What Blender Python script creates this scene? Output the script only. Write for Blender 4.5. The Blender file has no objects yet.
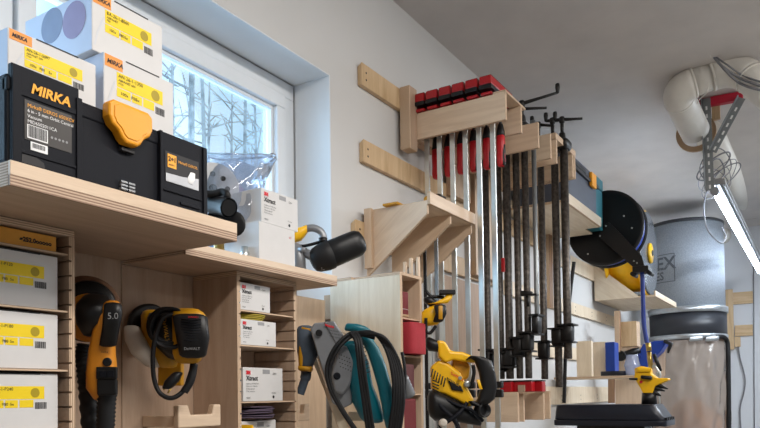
import bpy, bmesh, math, random
from mathutils import Vector, Matrix, Euler
random.seed(7)
SC = bpy.context.scene
COL = SC.collection
# ---------------------------------------------------------------- camera
W, H, F = 760, 428, 712.5
YAW, PITCH, ROLL, CY, EYE = math.radians(31.9), math.radians(1.5), math.radians(-.8), 376.0, 1.25
fw = Vector((math.cos(YAW)*math.cos(PITCH), math.sin(YAW)*math.cos(PITCH), math.sin(PITCH)))
r0 = Vector((math.sin(YAW), -math.cos(YAW), 0)); u0 = r0.cross(fw)
rt = r0*math.cos(ROLL) + u0*math.sin(ROLL)
up = -r0*math.sin(ROLL) + u0*math.cos(ROLL)
CAM = Vector((0, 0, EYE))
cam = bpy.data.cameras.new('camera'); co = bpy.data.objects.new('camera', cam); COL.objects.link(co)
co.matrix_world = Matrix(((rt.x, up.x, -fw.x, 0), (rt.y, up.y, -fw.y, 0), (rt.z, up.z, -fw.z, EYE), (0, 0, 0, 1)))
cam.sensor_width = 36; cam.lens = F/W*36; cam.shift_y = (CY-H/2)/W; cam.clip_start = .02; cam.clip_end = 200
SC.camera = co
def ray(px, py): return fw + rt*((px-W/2)/F) - up*((py-CY)/F)
def cp(px, py, d): return CAM + ray(px, py)*d            # a point d metres deep
def ay(px, py, y): r = ray(px, py); return CAM + r*(y/r.y)
def ax(px, py, x): r = ray(px, py); return CAM + r*(x/r.x)
def az(px, py, z): r = ray(px, py); return CAM + r*((z-EYE)/r.z)

# ---------------------------------------------------------------- materials
def lin(c):
    f = lambda v: v/12.92 if v <= .04045 else ((v+.055)/1.055)**2.4
    return tuple(f(v/255) for v in c) + (1,)
def newmat(name):
    m = bpy.data.materials.new(name); m.use_nodes = True
    nt = m.node_tree; b = nt.nodes['Principled BSDF']; return m, nt, b
def mat(name, c, rough=.5, metal=0, var=.06, scale=30, bump=0, bscale=200, coat=0, spec=.5):
    m, nt, b = newmat(name); N, L = nt.nodes, nt.links
    tc = N.new('ShaderNodeTexCoord'); no = N.new('ShaderNodeTexNoise'); no.inputs['Scale'].default_value = scale; no.inputs['Detail'].default_value = 4
    L.new(tc.outputs['Object'], no.inputs['Vector'])
    mr = N.new('ShaderNodeMapRange'); mr.inputs['To Min'].default_value = 1-var; mr.inputs['To Max'].default_value = 1+var
    mr.inputs['From Min'].default_value = .3; mr.inputs['From Max'].default_value = .7
    L.new(no.outputs['Fac'], mr.inputs['Value'])
    mx = N.new('ShaderNodeVectorMath'); mx.operation = 'SCALE'; mx.inputs[0].default_value = lin(c)[:3]
    L.new(mr.outputs[0], mx.inputs['Scale']); L.new(mx.outputs[0], b.inputs['Base Color'])
    b.inputs['Roughness'].default_value = rough; b.inputs['Metallic'].default_value = metal
    b.inputs['Coat Weight'].default_value = coat; b.inputs['Specular IOR Level'].default_value = spec
    if bump:
        n2 = N.new('ShaderNodeTexNoise'); n2.inputs['Scale'].default_value = bscale; L.new(tc.outputs['Object'], n2.inputs['Vector'])
        bp = N.new('ShaderNodeBump'); bp.inputs['Strength'].default_value = bump; bp.inputs['Distance'].default_value = .002
        L.new(n2.outputs['Fac'], bp.inputs['Height']); L.new(bp.outputs[0], b.inputs['Normal'])
    return m
def wood(name, c1, c2, rough=.5):
    m, nt, b = newmat(name); N, L = nt.nodes, nt.links
    uv = N.new('ShaderNodeUVMap'); uv.uv_map = 'UVMap'
    mp = N.new('ShaderNodeMapping'); mp.inputs['Scale'].default_value = (1.6, 16, 1); L.new(uv.outputs[0], mp.inputs[0])
    no = N.new('ShaderNodeTexNoise'); no.inputs['Scale'].default_value = 2.2; no.inputs['Detail'].default_value = 5; no.inputs['Distortion'].default_value = .8
    L.new(mp.outputs[0], no.inputs['Vector'])
    mp2 = N.new('ShaderNodeMapping'); mp2.inputs['Scale'].default_value = (14, 260, 1); L.new(uv.outputs[0], mp2.inputs[0])
    n2 = N.new('ShaderNodeTexNoise'); n2.inputs['Scale'].default_value = 2; L.new(mp2.outputs[0], n2.inputs['Vector'])
    ad = N.new('ShaderNodeMath'); ad.operation = 'MULTIPLY_ADD'; ad.inputs[1].default_value = .35; L.new(n2.outputs['Fac'], ad.inputs[0]); L.new(no.outputs['Fac'], ad.inputs[2])
    cr = N.new('ShaderNodeValToRGB'); cr.color_ramp.elements[0].position = .45; cr.color_ramp.elements[1].position = .85
    cr.color_ramp.elements[0].color = lin(c2); cr.color_ramp.elements[1].color = lin(c1)
    L.new(ad.outputs[0], cr.inputs[0]); L.new(cr.outputs[0], b.inputs['Base Color']); b.inputs['Roughness'].default_value = rough
    return m
def plyedge(name, c1, c2, pitch=.0042):
    m, nt, b = newmat(name); N, L = nt.nodes, nt.links
    uv = N.new('ShaderNodeUVMap'); uv.uv_map = 'UVMap'
    sp = N.new('ShaderNodeSeparateXYZ'); L.new(uv.outputs[0], sp.inputs[0])
    no = N.new('ShaderNodeTexNoise'); no.inputs['Scale'].default_value = 40; L.new(uv.outputs[0], no.inputs['Vector'])
    a = N.new('ShaderNodeMath'); a.operation = 'MULTIPLY_ADD'; a.inputs[1].default_value = 1/pitch; L.new(sp.outputs[1], a.inputs[0])
    a2 = N.new('ShaderNodeMath'); a2.operation = 'MULTIPLY'; a2.inputs[1].default_value = .25; L.new(no.outputs['Fac'], a2.inputs[0]); L.new(a2.outputs[0], a.inputs[2])
    fr = N.new('ShaderNodeMath'); fr.operation = 'PINGPONG'; fr.inputs[1].default_value = .5; L.new(a.outputs[0], fr.inputs[0])
    cr = N.new('ShaderNodeValToRGB'); cr.color_ramp.elements[0].position = .15; cr.color_ramp.elements[1].position = .32
    cr.color_ramp.elements[0].color = lin(c2); cr.color_ramp.elements[1].color = lin(c1)
    L.new(fr.outputs[0], cr.inputs[0]); L.new(cr.outputs[0], b.inputs['Base Color']); b.inputs['Roughness'].default_value = .7
    return m
def emit(name, c, s):
    m, nt, b = newmat(name); b.inputs['Base Color'].default_value = lin(c); b.inputs['Emission Color'].default_value = lin(c); b.inputs['Emission Strength'].default_value = s; return m
def clear(name, tint, alpha, rough=.05, milky=0.0):
    # thin clear sheet: straight-through plus gloss plus a little milky plastic
    m = bpy.data.materials.new(name); m.use_nodes = True; nt = m.node_tree; N, L = nt.nodes, nt.links; N.clear()
    out = N.new('ShaderNodeOutputMaterial'); tr = N.new('ShaderNodeBsdfTransparent'); tr.inputs[0].default_value = lin(tint)
    gl = N.new('ShaderNodeBsdfGlossy'); gl.inputs['Roughness'].default_value = rough
    df = N.new('ShaderNodeBsdfDiffuse'); df.inputs[0].default_value = lin(tint)
    tl = N.new('ShaderNodeBsdfTranslucent'); tl.inputs[0].default_value = lin(tint)
    m0 = N.new('ShaderNodeMixShader'); m0.inputs[0].default_value = .5; L.new(df.outputs[0], m0.inputs[1]); L.new(tl.outputs[0], m0.inputs[2])
    m1 = N.new('ShaderNodeMixShader'); m1.inputs[0].default_value = milky; L.new(tr.outputs[0], m1.inputs[1]); L.new(m0.outputs[0], m1.inputs[2])
    lw = N.new('ShaderNodeFresnel'); lw.inputs[0].default_value = 1.35
    ml = N.new('ShaderNodeMath'); ml.operation = 'MULTIPLY'; ml.inputs[1].default_value = alpha; L.new(lw.outputs[0], ml.inputs[0])
    m2 = N.new('ShaderNodeMixShader'); L.new(ml.outputs[0], m2.inputs[0]); L.new(m1.outputs[0], m2.inputs[1]); L.new(gl.outputs[0], m2.inputs[2])
    L.new(m2.outputs[0], out.inputs[0]); return m

M = dict(
 ply=wood('birch_ply', (222,198,172), (204,177,150)), plyw=wood('pale_ply', (232,216,192), (214,194,166)), plyp=wood('pinkish_ply', (188,162,140), (170,143,120)),
 pine=wood('pine', (214,186,148), (190,158,118)), brownwood=wood('brown_wood', (150,116,88), (120,90,66)),
 edge=plyedge('ply_edge', (214,188,160), (168,138,112)), edgeb=plyedge('ply_edge_bold', (196,170,146), (138,110,92), .0046),
 wall=mat('wall_paint', (208,207,206), .85, var=.02, scale=3, bump=.12, bscale=120), ceil=mat('ceiling_paint', (214,208,204), .9, var=.05, scale=5, bump=.3, bscale=30),
 farwall=mat('far_wall_paint', (214,216,220), .85, var=.02, scale=3), floor=mat('concrete', (130,126,120), .8),
 white=mat('white_upvc', (232,236,240), .35, var=.01), reveal=mat('reveal_plaster', (226,228,230), .8, var=.02, scale=6),
 card=mat('white_card', (212,210,209), .6, var=.02), cardbluelit=mat('bluelit_card', (206,214,232), .55, var=.02), circ1=mat('print_grey_blue', (140,150,176), .6), circ2=mat('print_mauve', (160,146,178), .6),
 yellow=mat('print_yellow', (240,208,10), .5, var=.02), dyel=mat('print_dark_yellow', (168,146,10), .5), orange=mat('print_orange', (232,148,60), .5, var=.02),
 ink=mat('ink', (34,32,34), .6), sweep=mat('print_pale', (205,206,210), .6), grey=mat('print_grey', (150,150,152), .6), red3=mat('print_red', (214,28,44), .5), whitep=mat('print_white', (236,236,236), .5),
 case=mat('black_case', (16,18,26), .6, var=.05, spec=.2, bump=.2, bscale=900), blab=mat('case_label', (56,52,50), .35), latch=mat('orange_latch', (240,160,24), .4, var=.02), orangetxt=mat('orange_text', (248,170,30), .45),
 blk=mat('black_plastic', (19,19,21), .42, var=.1, spec=.4), rub=mat('black_rubber', (22,22,24), .55, var=.12, spec=.35), org=mat('mirka_orange', (214,136,34), .4), dew=mat('dewalt_yellow', (248,190,16), .38), dewd=mat('dewalt_amber', (196,140,14), .45),
 pad=mat('brown_pad', (120,84,60), .8), skirt=mat('pale_skirt', (206,198,186), .5), teal=mat('teal_plastic', (0,98,112), .38), gunm=mat('grey_metal', (142,144,148), .4, .5, bump=.1), dust=mat('dusty_blue', (66,78,92), .7, var=.2),
 steel=mat('zinc_bar', (214,218,216), .28, .85, var=.05), pipe=mat('black_pipe', (84,78,73), .42, .6, var=.5, scale=70), iron=mat('black_iron', (34,32,32), .42, .4), jaw=mat('clamp_red', (170,16,26), .35), hred=mat('handle_red', (186,22,32), .35),
 maroon=mat('maroon_paper', (112,44,48), .85, bump=.3), redp=mat('red_paper', (160,40,50), .85, bump=.3), brownp=mat('brown_paper', (96,56,58), .85), purp=mat('purple_disc', (92,78,96), .85), kraft=mat('kraft_orange', (226,160,60), .6),
 pvc=mat('pvc', (226,222,214), .4, var=.03), galv=mat('slotted_steel', (140,144,146), .4, .7), redbar=mat('red_bar', (190,24,54), .5), fix=mat('lamp_housing', (140,142,144), .4, .5), wire=mat('grey_wire', (120,120,124), .5),
 filt=mat('filter_cloth', (152,160,170), .7, var=.14, scale=110, bump=.9, bscale=90), fprint=mat('filter_print', (96,102,110), .8), drum=mat('charcoal_drum', (44,46,52), .4), band=mat('silver_band', (190,194,198), .3, .8),
 bag=clear('bag_plastic', (224,212,202), 2.2, .16, .5), saw=mat('sawdust', (206,160,120), .95, var=.15, scale=20), glass=clear('window_glass', (236,246,252), .5, .01, 0), poly=clear('clear_poly', (236,240,248), 2.2, .1, .24),
 cup=clear('cup_plastic', (226,234,255), 2.0, .1, .45), smoke=mat('smoky_disc', (92,94,98), .2, 0, var=.15, scale=8), blue=mat('tool_blue', (16,58,150), .4), bluehose=mat('hose_blue', (24,50,130), .4), brass=mat('brass', (190,160,90), .3, .9),
 tube=emit('lamp_tube', (222,238,255), 42), tarp=mat('systainer_teal', (20,96,108), .5), sysg=mat('systainer_grey', (72,78,92), .5), bark=mat('birch_bark', (226,218,212), .8, var=.5, scale=8), siding=mat('grey_siding', (120,132,150), .7, var=.1), snow=mat('snow', (235,240,248), .9),
 cardb=mat('brown_card', (170,140,110), .8), purpd=mat('rim_blue', (46,70,160), .4), amber=mat('brass_glow', (200,170,60), .4), darkblu=mat('navy_cast', (26,30,42), .35, .2), ydisc=mat('yellow_disc', (190,170,60), .7), silv=mat('silver_label', (150,152,156), .3, .6),
)

# ---------------------------------------------------------------- builders
def tag(o, label=None, cat=None, group=None, kind=None):
    if label: o['label'] = label
    if cat: o['category'] = cat
    if group: o['group'] = group
    if kind: o['kind'] = kind
    return o
def wloc(o):
    v = Vector((0, 0, 0))
    while o: v += o.location; o = o.parent
    return v
def thing(name, loc, label, cat, group=None):
    o = bpy.data.objects.new(name, None); COL.objects.link(o); o.location = loc; o.empty_display_size = .05
    return tag(o, label, cat, group)
def copy_tree(o, parent=None):
    c = o.copy(); COL.objects.link(c)
    if parent: c.parent = parent
    for ch in list(o.children): copy_tree(ch, c)
    return c
class MB:
    def __init__(s): s.b = bmesh.new(); s.uv = s.b.loops.layers.uv.new('UVMap')
    def face(s, vs, uvs=None, mi=0, smooth=False):
        try: f = s.b.faces.new(vs)
        except ValueError: return None
        f.material_index = mi; f.smooth = smooth
        if uvs:
            for l, u in zip(f.loops, uvs): l[s.uv].uv = u
        return f
    def box(s, x0, x1, y0, y1, z0, z1, edge=True):
        lo = (min(x0,x1), min(y0,y1), min(z0,z1)); hi = (max(x0,x1), max(y0,y1), max(z0,z1)); d = [hi[i]-lo[i] for i in range(3)]
        t = d.index(min(d)); l = d.index(max(d)); l = l if l != t else (t+1) % 3; w = 3-t-l
        vs = {}
        for i in (0, 1):
            for j in (0, 1):
                for k in (0, 1): vs[i,j,k] = s.b.verts.new(((lo[0],hi[0])[i], (lo[1],hi[1])[j], (lo[2],hi[2])[k]))
        for a in range(3):
            for e in (0, 1):
                o1, o2 = [q for q in range(3) if q != a]
                idx = []
                for (p, q) in ((0,0),(1,0),(1,1),(0,1)):
                    k = [0,0,0]; k[a] = e; k[o1] = p; k[o2] = q; idx.append(tuple(k))
                if e == 0: idx.reverse()
                if a == 1: idx.reverse()
                V = [vs[k] for k in idx]
                if a == t: uv = [(v.co[l]+lo[w], v.co[w]+lo[l]*.3) for v in V]
                else:
                    oth = l if a == w else w
                    uv = [(v.co[oth], v.co[t]-lo[t]) for v in V]
                s.face(V, uv, 1 if (edge and a != t) else 0)
        return s
    def prism(s, pts, vec, edge=True):
        # a polygon given as 3D points, pushed along vec
        pts = [Vector(p) for p in pts]; vec = Vector(vec); th = vec.length
        n = Vector((0,0,0))
        for i in range(len(pts)): n += pts[i].cross(pts[(i+1) % len(pts)])
        if n.dot(vec) > 0: pts = pts[::-1]
        u = max(((pts[(i+1)%len(pts)]-pts[i]) for i in range(len(pts))), key=lambda q: q.length).normalized(); w = vec.normalized().cross(u)
        A = [s.b.verts.new(p) for p in pts]; B = [s.b.verts.new(p+vec) for p in pts]
        s.face(A, [(p.dot(u), p.dot(w)) for p in pts]); s.face(B[::-1], [(p.dot(u), p.dot(w)) for p in pts[::-1]])
        acc = 0
        for i in range(len(pts)):
            j = (i+1) % len(pts); ln = (pts[j]-pts[i]).length
            s.face([A[j], A[i], B[i], B[j]], [(acc+ln, 0), (acc, 0), (acc, th), (acc+ln, th)], 1 if edge else 0); acc += ln
        return s
    def rings(s, rings, cap=True, closed=False, smooth=True):
        R = [[s.b.verts.new(p) for p in r] for r in rings]; n = len(R[0])
        m = len(R)
        for i in range(m if closed else m-1):
            a, b2 = R[i], R[(i+1) % m]
            for j in range(n):
                k = (j+1) % n
                s.face([a[j], a[k], b2[k], b2[j]], [(j/n, i/m), ((j+1)/n, i/m), ((j+1)/n, (i+1)/m), (j/n, (i+1)/m)], 0, smooth)
        if cap and not closed: s.face(R[0][::-1]); s.face(R[-1])
        return s
    def tube(s, path, r, n=10, cap=True, closed=False):
        P = [Vector(p) for p in path]; m = len(P)
        rr = r if isinstance(r, (list, tuple)) else [r]*m
        T = [(P[(i+1) % m]-P[i-1]) if closed else (P[min(i+1, m-1)]-P[max(i-1, 0)]) for i in range(m)]
        T = [t.normalized() if t.length > 1e-9 else Vector((0,0,1)) for t in T]
        u = T[0].orthogonal().normalized(); rings = []
        for i in range(m):
            u = (u - T[i]*u.dot(T[i])).normalized(); v = T[i].cross(u)
            rings.append([P[i]+(u*math.cos(2*math.pi*k/n)+v*math.sin(2*math.pi*k/n))*rr[i] for k in range(n)])
        return s.rings(rings, cap, closed)
    def lathe(s, o, axis, prof, n=32, smooth=True):
        # prof: list of (distance along the axis, radius)
        o = Vector(o); a = Vector(axis).normalized(); u = a.orthogonal().normalized(); v = a.cross(u)
        rings = [[o+a*h+(u*math.cos(2*math.pi*k/n)+v*math.sin(2*math.pi*k/n))*max(r, 1e-4) for k in range(n)] for h, r in prof]
        return s.rings(rings, True, False, smooth)
    def obox(s, c, u, v, w, a, b, d):
        # a box round centre c with half sizes a, b, d along u, v, w
        c = Vector(c); u, v, w = [Vector(q).normalized() for q in (u, v, w)]
        p = [c-u*a-v*b-w*d, c+u*a-v*b-w*d, c+u*a+v*b-w*d, c-u*a+v*b-w*d]
        return s.prism(p, w*(2*d))
    def loft(s, st, n=20, p=2.6, rnd=True):
        # st: (centre, half-axis U, half-axis V); super-ellipse sections, ends rounded off
        st = [(Vector(c), Vector(u), Vector(v)) for c, u, v in st]
        if rnd:
            a, b = st[0], st[-1]; da = (st[0][0]-st[1][0]).normalized(); db = (st[-1][0]-st[-2][0]).normalized()
            ka = min(a[1].length, a[2].length)*.5; kb = min(b[1].length, b[2].length)*.5
            st = [(a[0]+da*ka, a[1]*.45, a[2]*.45), (a[0]+da*ka*.7, a[1]*.8, a[2]*.8)] + st + [(b[0]+db*kb*.7, b[1]*.8, b[2]*.8), (b[0]+db*kb, b[1]*.45, b[2]*.45)]
        rings = []
        for c, u, v in st:
            r = []
            for k in range(n):
                t = 2*math.pi*k/n; ct, sn = math.cos(t), math.sin(t)
                r.append(c + u*math.copysign(abs(ct)**(2/p), ct) + v*math.copysign(abs(sn)**(2/p), sn))
            rings.append(r)
        return s.rings(rings)
    def build(s, name, mats, parent=None, bevel=0, seg=2, fixn=False, subsurf=0):
        if not isinstance(mats, (list, tuple)): mats = [mats]
        bmesh.ops.recalc_face_normals(s.b, faces=s.b.faces)
        if parent is not None: off = wloc(parent)
        else:
            xs = [v.co for v in s.b.verts]; off = Vector(((min(c.x for c in xs)+max(c.x for c in xs))/2, (min(c.y for c in xs)+max(c.y for c in xs))/2, min(c.z for c in xs)))
        bmesh.ops.translate(s.b, verts=s.b.verts, vec=-off)
        me = bpy.data.meshes.new(name); s.b.to_mesh(me); s.b.free()
        for q in mats: me.materials.append(M[q] if isinstance(q, str) else q)
        if len(mats) == 1:
            for pl in me.polygons: pl.material_index = 0
        o = bpy.data.objects.new(name, me); COL.objects.link(o)
        if parent is not None: o.parent = parent
        else: o.location = off
        if bevel:
            bv = o.modifiers.new('bevel', 'BEVEL'); bv.width = bevel; bv.segments = seg; bv.limit_method = 'ANGLE'; bv.angle_limit = math.radians(40); bv.harden_normals = False
        if subsurf:
            sb = o.modifiers.new('sub', 'SUBSURF'); sb.levels = sb.render_levels = subsurf
        return o
WD = ['ply', 'edge']
def board(name, dims, mats=WD, parent=None, bevel=.0012): return MB().box(*dims).build(name, mats, parent, bevel, 1)
def text(name, txt, o, xd, ud, size, m, parent, center=False, shear=0, bold=0, ext=.0004, wrap=None, sx=1):
    cu = bpy.data.curves.new(name, 'FONT'); cu.body = txt; cu.size = size; cu.shear = shear; cu.offset = bold; cu.resolution_u = 2
    if center: cu.align_x = 'CENTER'
    t = bpy.data.objects.new('tmp', cu); COL.objects.link(t)
    dg = bpy.context.evaluated_depsgraph_get(); me = bpy.data.meshes.new_from_object(t.evaluated_get(dg))
    bpy.data.objects.remove(t)
    xd, ud = Vector(xd).normalized(), Vector(ud).normalized(); nn = xd.cross(ud); o = Vector(o); off = wloc(parent)
    for v in me.vertices:
        v.co = (o + xd*v.co.x*sx + ud*v.co.y + nn*ext - off) if wrap is None else (wrap(v.co.x*sx, v.co.y) - off)
    me.name = name; me.materials.clear(); me.materials.append(M[m])
    ob = bpy.data.objects.new(name, me); COL.objects.link(ob); ob.parent = parent
    return ob
def smoothpath(pts, k=8, closed=False):
    P = [Vector(p) for p in pts]; out = []; n = len(P)
    rng = range(n if closed else n-1)
    for i in rng:
        if closed: a, b, c, d = P[i-1], P[i], P[(i+1)%n], P[(i+2)%n]
        else: a, b, c, d = P[max(i-1,0)], P[i], P[i+1], P[min(i+2,n-1)]
        for j in range(k):
            t = j/k; out.append(.5*((2*b)+(c-a)*t+(2*a-5*b+4*c-d)*t*t+(3*b-a-3*c+d)*t**3))
    if not closed: out.append(P[-1])
    return out
def S(*mats): return list(mats)
RX, UZ, OUT = Vector((1,0,0)), Vector((0,0,1)), Vector((0,-1,0))

# ---------------------------------------------------------------- room shell
WY, FX, CZ = 1.40, 7.6, 2.80
def struct(name, mb, m, parent=None, bevel=0):
    o = mb.build(name, m, parent, bevel)
    if parent is None: o['kind'] = 'structure'
    return o
WX0, WX1, WZ0, WZ1 = -.35, 1.955, 1.50, 2.342
b = MB()
b.box(-3, WX0, WY, WY+.3, 0, CZ, False).box(WX1, FX+.1, WY, WY+.3, 0, CZ, False).box(WX0, WX1, WY, WY+.3, 0, WZ0, False).box(WX0, WX1, WY, WY+.3, WZ1, CZ, False)
struct('wall_left', b, 'wall')
b = MB(); t = .004
b.box(WX0, WX1, WY+.001, WY+.15, WZ1-t, WZ1, False).box(WX1-t, WX1, WY+.001, WY+.15, WZ0, WZ1-t, False).box(WX0, WX0+t, WY+.001, WY+.15, WZ0, WZ1-t, False).box(WX0+t, WX1-t, WY+.001, WY+.15, WZ0, WZ0+t, False)
struct('trim_1', b, 'reveal')
struct('wall_far', MB().box(FX, FX+.1, -3.2, WY, 0, CZ, False), 'farwall')
struct('wall_right', MB().box(-3, FX+.1, -3.3, -3.2, 0, CZ, False), 'wall')
struct('wall_back', MB().box(-3.1, -3, -3.3, WY+.3, 0, CZ, False), 'wall')
struct('floor', MB().box(-3.1, FX+.1, -3.3, WY+.3, -.1, 0, False), 'floor')
struct('ceiling', MB().box(-3.1, FX+.1, -3.3, WY+.3, CZ, CZ+.1, False), 'ceil')

# window: fixed light on the left, sash on the right
win = thing('window_1', ((WX0+WX1)/2, WY+.15, WZ0), None, None); win['kind'] = 'structure'
FY = WY+.15
def frame(name, x0, x1, z0, z1, w, y0, y1, m, par, bev=.004):
    b = MB()
    b.box(x0, x1, y0, y1, z1-w, z1, False).box(x0, x1, y0, y1, z0, z0+w, False).box(x0, x0+w, y0, y1, z0+w, z1-w, False).box(x1-w, x1, y0, y1, z0+w, z1-w, False)
    return b.build(name, m, par, bev)
frame('window_frame', WX0, WX1-.004, WZ0+.004, WZ1-.004, .055, FY+.006, FY+.09, 'white', win)
MB().box(.86, .93, FY+.006, FY+.09, WZ0+.06, WZ1-.06, False).build('mullion', 'white', win, .004)
sash = frame('sash', .935, WX1-.062, WZ0+.062, WZ1-.062, .045, FY-.006, FY+.06, 'white', win)
frame('glazing_bead', .98, WX1-.107, WZ0+.107, WZ1-.107, .012, FY+.012, FY+.03, 'white', sash, .002)
MB().box(.985, WX1-.112, FY+.028, FY+.032, WZ0+.112, WZ1-.112, False).build('pane', 'glass', sash)
MB().box(WX0+.055, .86, FY+.028, FY+.032, WZ0+.06, WZ1-.06, False).build('pane', 'glass', win)

# outside: eaves, porch post, snow and bare birches
tag(MB().box(-4, 14, 2.0, 20, -.6, -.2, False).build('snowy_ground', 'snow'), kind='structure')
e = thing('eaves_soffit', (2, 1.9, 2.6), 'white boarded eaves soffit seen above the trees through the window', 'soffit')
for k in range(4):
    MB().box(-1, 6, 1.72+k*.10, 1.81+k*.10, 2.68, 2.70, False).build('soffit_board', 'white', e, .004)
MB().box(-1, 6, 2.12, 2.15, 2.63, 2.70, False).build('fascia', 'white', e, .004)
p = MB(); p.box(2.45, 2.66, 2.3, 2.5, 0, 2.36, False)
for k in range(14): p.box(2.44, 2.67, 2.29, 2.3, .1+k*.16, .245+k*.16, False)
tag(p.build('porch_post', 'siding', None, .006), 'blue-grey boarded porch post outside the right half of the window', 'post')
for i, (x, y, r, lean) in enumerate([(q*w_, q, r_, l_) for q, w_, r_, l_ in ((5.6,.93,.06,.02),(6.4,1.0,.05,-.03),(7.0,1.07,.055,.03),(7.6,.90,.06,0),(8.2,1.14,.06,-.02),(8.8,.97,.06,.03),(9.4,1.04,.07,.02),(10.2,1.19,.07,-.02),(10.6,.87,.07,.03),(11.4,1.10,.07,.02),(12.4,1.0,.08,-.03),(6.0,1.16,.04,.03),(9.9,1.28,.07,0))]):
    b = MB(); h = 7.5
    b.tube([(x+lean*z, y, z-.3) for z in (0, 2, 4, 6, h)], [r, r*.85, r*.6, r*.35, .01], 8)
    rd = random.Random(i)
    for k in range(34):
        z = rd.uniform(.8, 7); a = rd.uniform(0, 6.28); L = rd.uniform(.5, 1.5)*(1-z/9)
        s0 = Vector((x+lean*z, y, z)); d = Vector((math.cos(a), math.sin(a), rd.uniform(.3, 1.1)))
        mid = s0+d*L*.5+Vector((0,0,rd.uniform(-.05,.1))); b.tube([s0, mid, s0+d*L], [r*.24, r*.16, .004], 5)
        for q in range(2):
            d2 = Vector((rd.uniform(-1,1), rd.uniform(-1,1), rd.uniform(0,.8))); b.tube([mid, mid+d2*L*.5], [.008, .003], 4)
    tag(b.build('birch_tree', 'bark'), 'bare pale-barked tree standing outside the window', 'tree', 'bare trees outside the window')

# ---------------------------------------------------------------- cleats on the left wall
def screws(b, lst, y):
    for x, z in lst: b.lathe((x, y+.001, z), (0,-1,0), [(0,.004),(.0015,.004),(.0018,.002)], 10)
def cleat(x0, x1, z0, z1, label, m='pine', slope=True):
    y1, y0 = WY, WY-.019
    r = thing('wall_cleat', ((x0+x1)/2, WY, z0), label, 'wall cleat')
    MB().prism([(x0,y1,z0),(x0,y0,z0),(x0,y0,z1),(x0,y1,z1-.014)], (x1-x0,0,0)).build('rail', [m, m], r, .0015)
    b = MB(); n = max(2, int((x1-x0)/.35))
    for k in range(n):
        x = x0+.03+(x1-x0-.06)*k/(n-1)
        screws(b, [(x, z0+.052), (x+.0, z0+.026)], y0)
    b.build('screw', 'iron', r)['kind'] = 'stuff'
    return r
cleat(2.123, 3.5, 2.366, 2.448, 'short pale wall cleat high on the wall, topmost, left of the clamp racks')
cleat(2.128, 4.05, 2.088, 2.17, 'pale wall cleat below the topmost one, running behind the silver clamp bars')
cleat(2.068, 3.4, 1.785, 1.868, 'wall cleat whose end pokes out left of the triangular plywood bracket')
cleat(4.1, 5.25, 2.045, 2.145, 'pale cleat on the white wall level with the bottom of the black reel', 'plyw')
cleat(3.45, 5.9, 1.76, 1.838, 'long pale cleat under the reel shelf on the white wall', 'plyw')
cleat(3.5, 5.0, 1.46, 1.54, 'cleat crossing behind the small white shelf upright', 'plyw')
cleat(3.1, 5.6, 1.175, 1.285, 'lowest wide pale cleat just above the black machine top', 'plyw')
tag(board('wall_batten', (4.1, 4.16, WY-.04, WY-.02, 1.75, 2.3), ['brownwood','edge']), 'brown upright wall batten behind the black pipe clamps', 'batten')

# ---------------------------------------------------------------- left cabinets
BY = 1.352
ZT1, ZB1 = 1.601, 1.564
c = thing('tool_cabinet', (.75, WY, .95), 'birch plywood wall cabinet under the thick shelf, left bay with the orange and black sander', 'cabinet')
board('back_panel', (.45, 1.062, BY, BY+.012, .95, ZB1), ['plyp','edge'], c)
board('back_batten', (.45, 1.062, BY+.012, WY, 1.42, 1.50), ['plyp','edge'], c)
def shelf_slab(name, x0, x1, y0, y1, z0, z1, split, label):
    r = thing(name, ((x0+x1)/2, y1, z0), label, 'shelf')
    MB().box(x0, x1, y0+.006, y1, z0, z1).build('shelf_board', ['plyp','edge'], r, .0008)
    MB().box(x0, x1, y0, y0+.0058, z0+(z1-z0)*split, z1, False).build('front_edging', ['ply'], r, .0008)
    MB().box(x0, x1, y0+.0003, y0+.0058, z0, z0+(z1-z0)*split-.0002).build('front_plies', ['edgeb','edgeb'], r)
    return r
shelf_slab('thick_shelf', .593, 1.067, 1.0, BY+.035, ZB1, ZT1, .42, 'thick birch plywood shelf carrying the black tool case')
c2 = thing('tool_cabinet', (1.4, WY, .95), 'birch plywood wall cabinet bay holding the black corded sander', 'cabinet')
board('back_panel', (1.064, 1.290, BY, BY+.012, .95, 1.555), ['plyp','edge'], c2)
board('back_panel', (1.522, 1.845, BY, BY+.012, .95, 1.555), ['ply','edge'], c2)
board('back_batten', (1.064, 1.845, BY+.012, WY, 1.42, 1.50), ['plyp','edge'], c2)
shelf_slab('thin_shelf', 1.069, 1.628, 1.15, BY+.035, 1.556, 1.584, .45, 'thinner plywood shelf holding the plain white carton and the plastic bag')
def comb(xin, xout, y0, y1, z0, z1, name, par, pitch=.027, off=.0):
    sgn = 1 if xout > xin else -1; nd = .005*sgn; pts = []
    z = z0
    pts.append((xin, z0))
    k = z0+pitch*.5+off
    while k < z1-.008:
        pts += [(xin, k), (xin+nd, k), (xin+nd, k+.0038), (xin, k+.0038)]; k += pitch
    pts += [(xin, z1), (xout, z1), (xout, z0)]
    return MB().prism([(x, y0, z) for x, z in pts], (0, y1-y0, 0)).build(name, ['edge', 'plyp'], par)
def divider_unit(name, x0, x1, y0, y1, z0, z1, shelves, label, th=.012):
    r = thing(name, ((x0+x1)/2, y1, z0), label, 'shelf unit')
    comb(x0+th, x0, y0, y1, z0, z1-th, 'side_panel', r); comb(x1-th, x1, y0, y1, z0, z1-th, 'side_panel', r)
    board('top_panel', (x0, x1, y0, y1, z1-th, z1), ['plyp','edge'], r)
    board('back_panel', (x0+th, x1-th, y1-.008, y1, z0, z1-th), ['plyp','edge'], r)
    for z in shelves: board('thin_divider', (x0+th-.004, x1-th+.004, y0+.004, y1-.01, z-.0035, z), ['plyp','edge'], r, 0)
    return r
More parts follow.
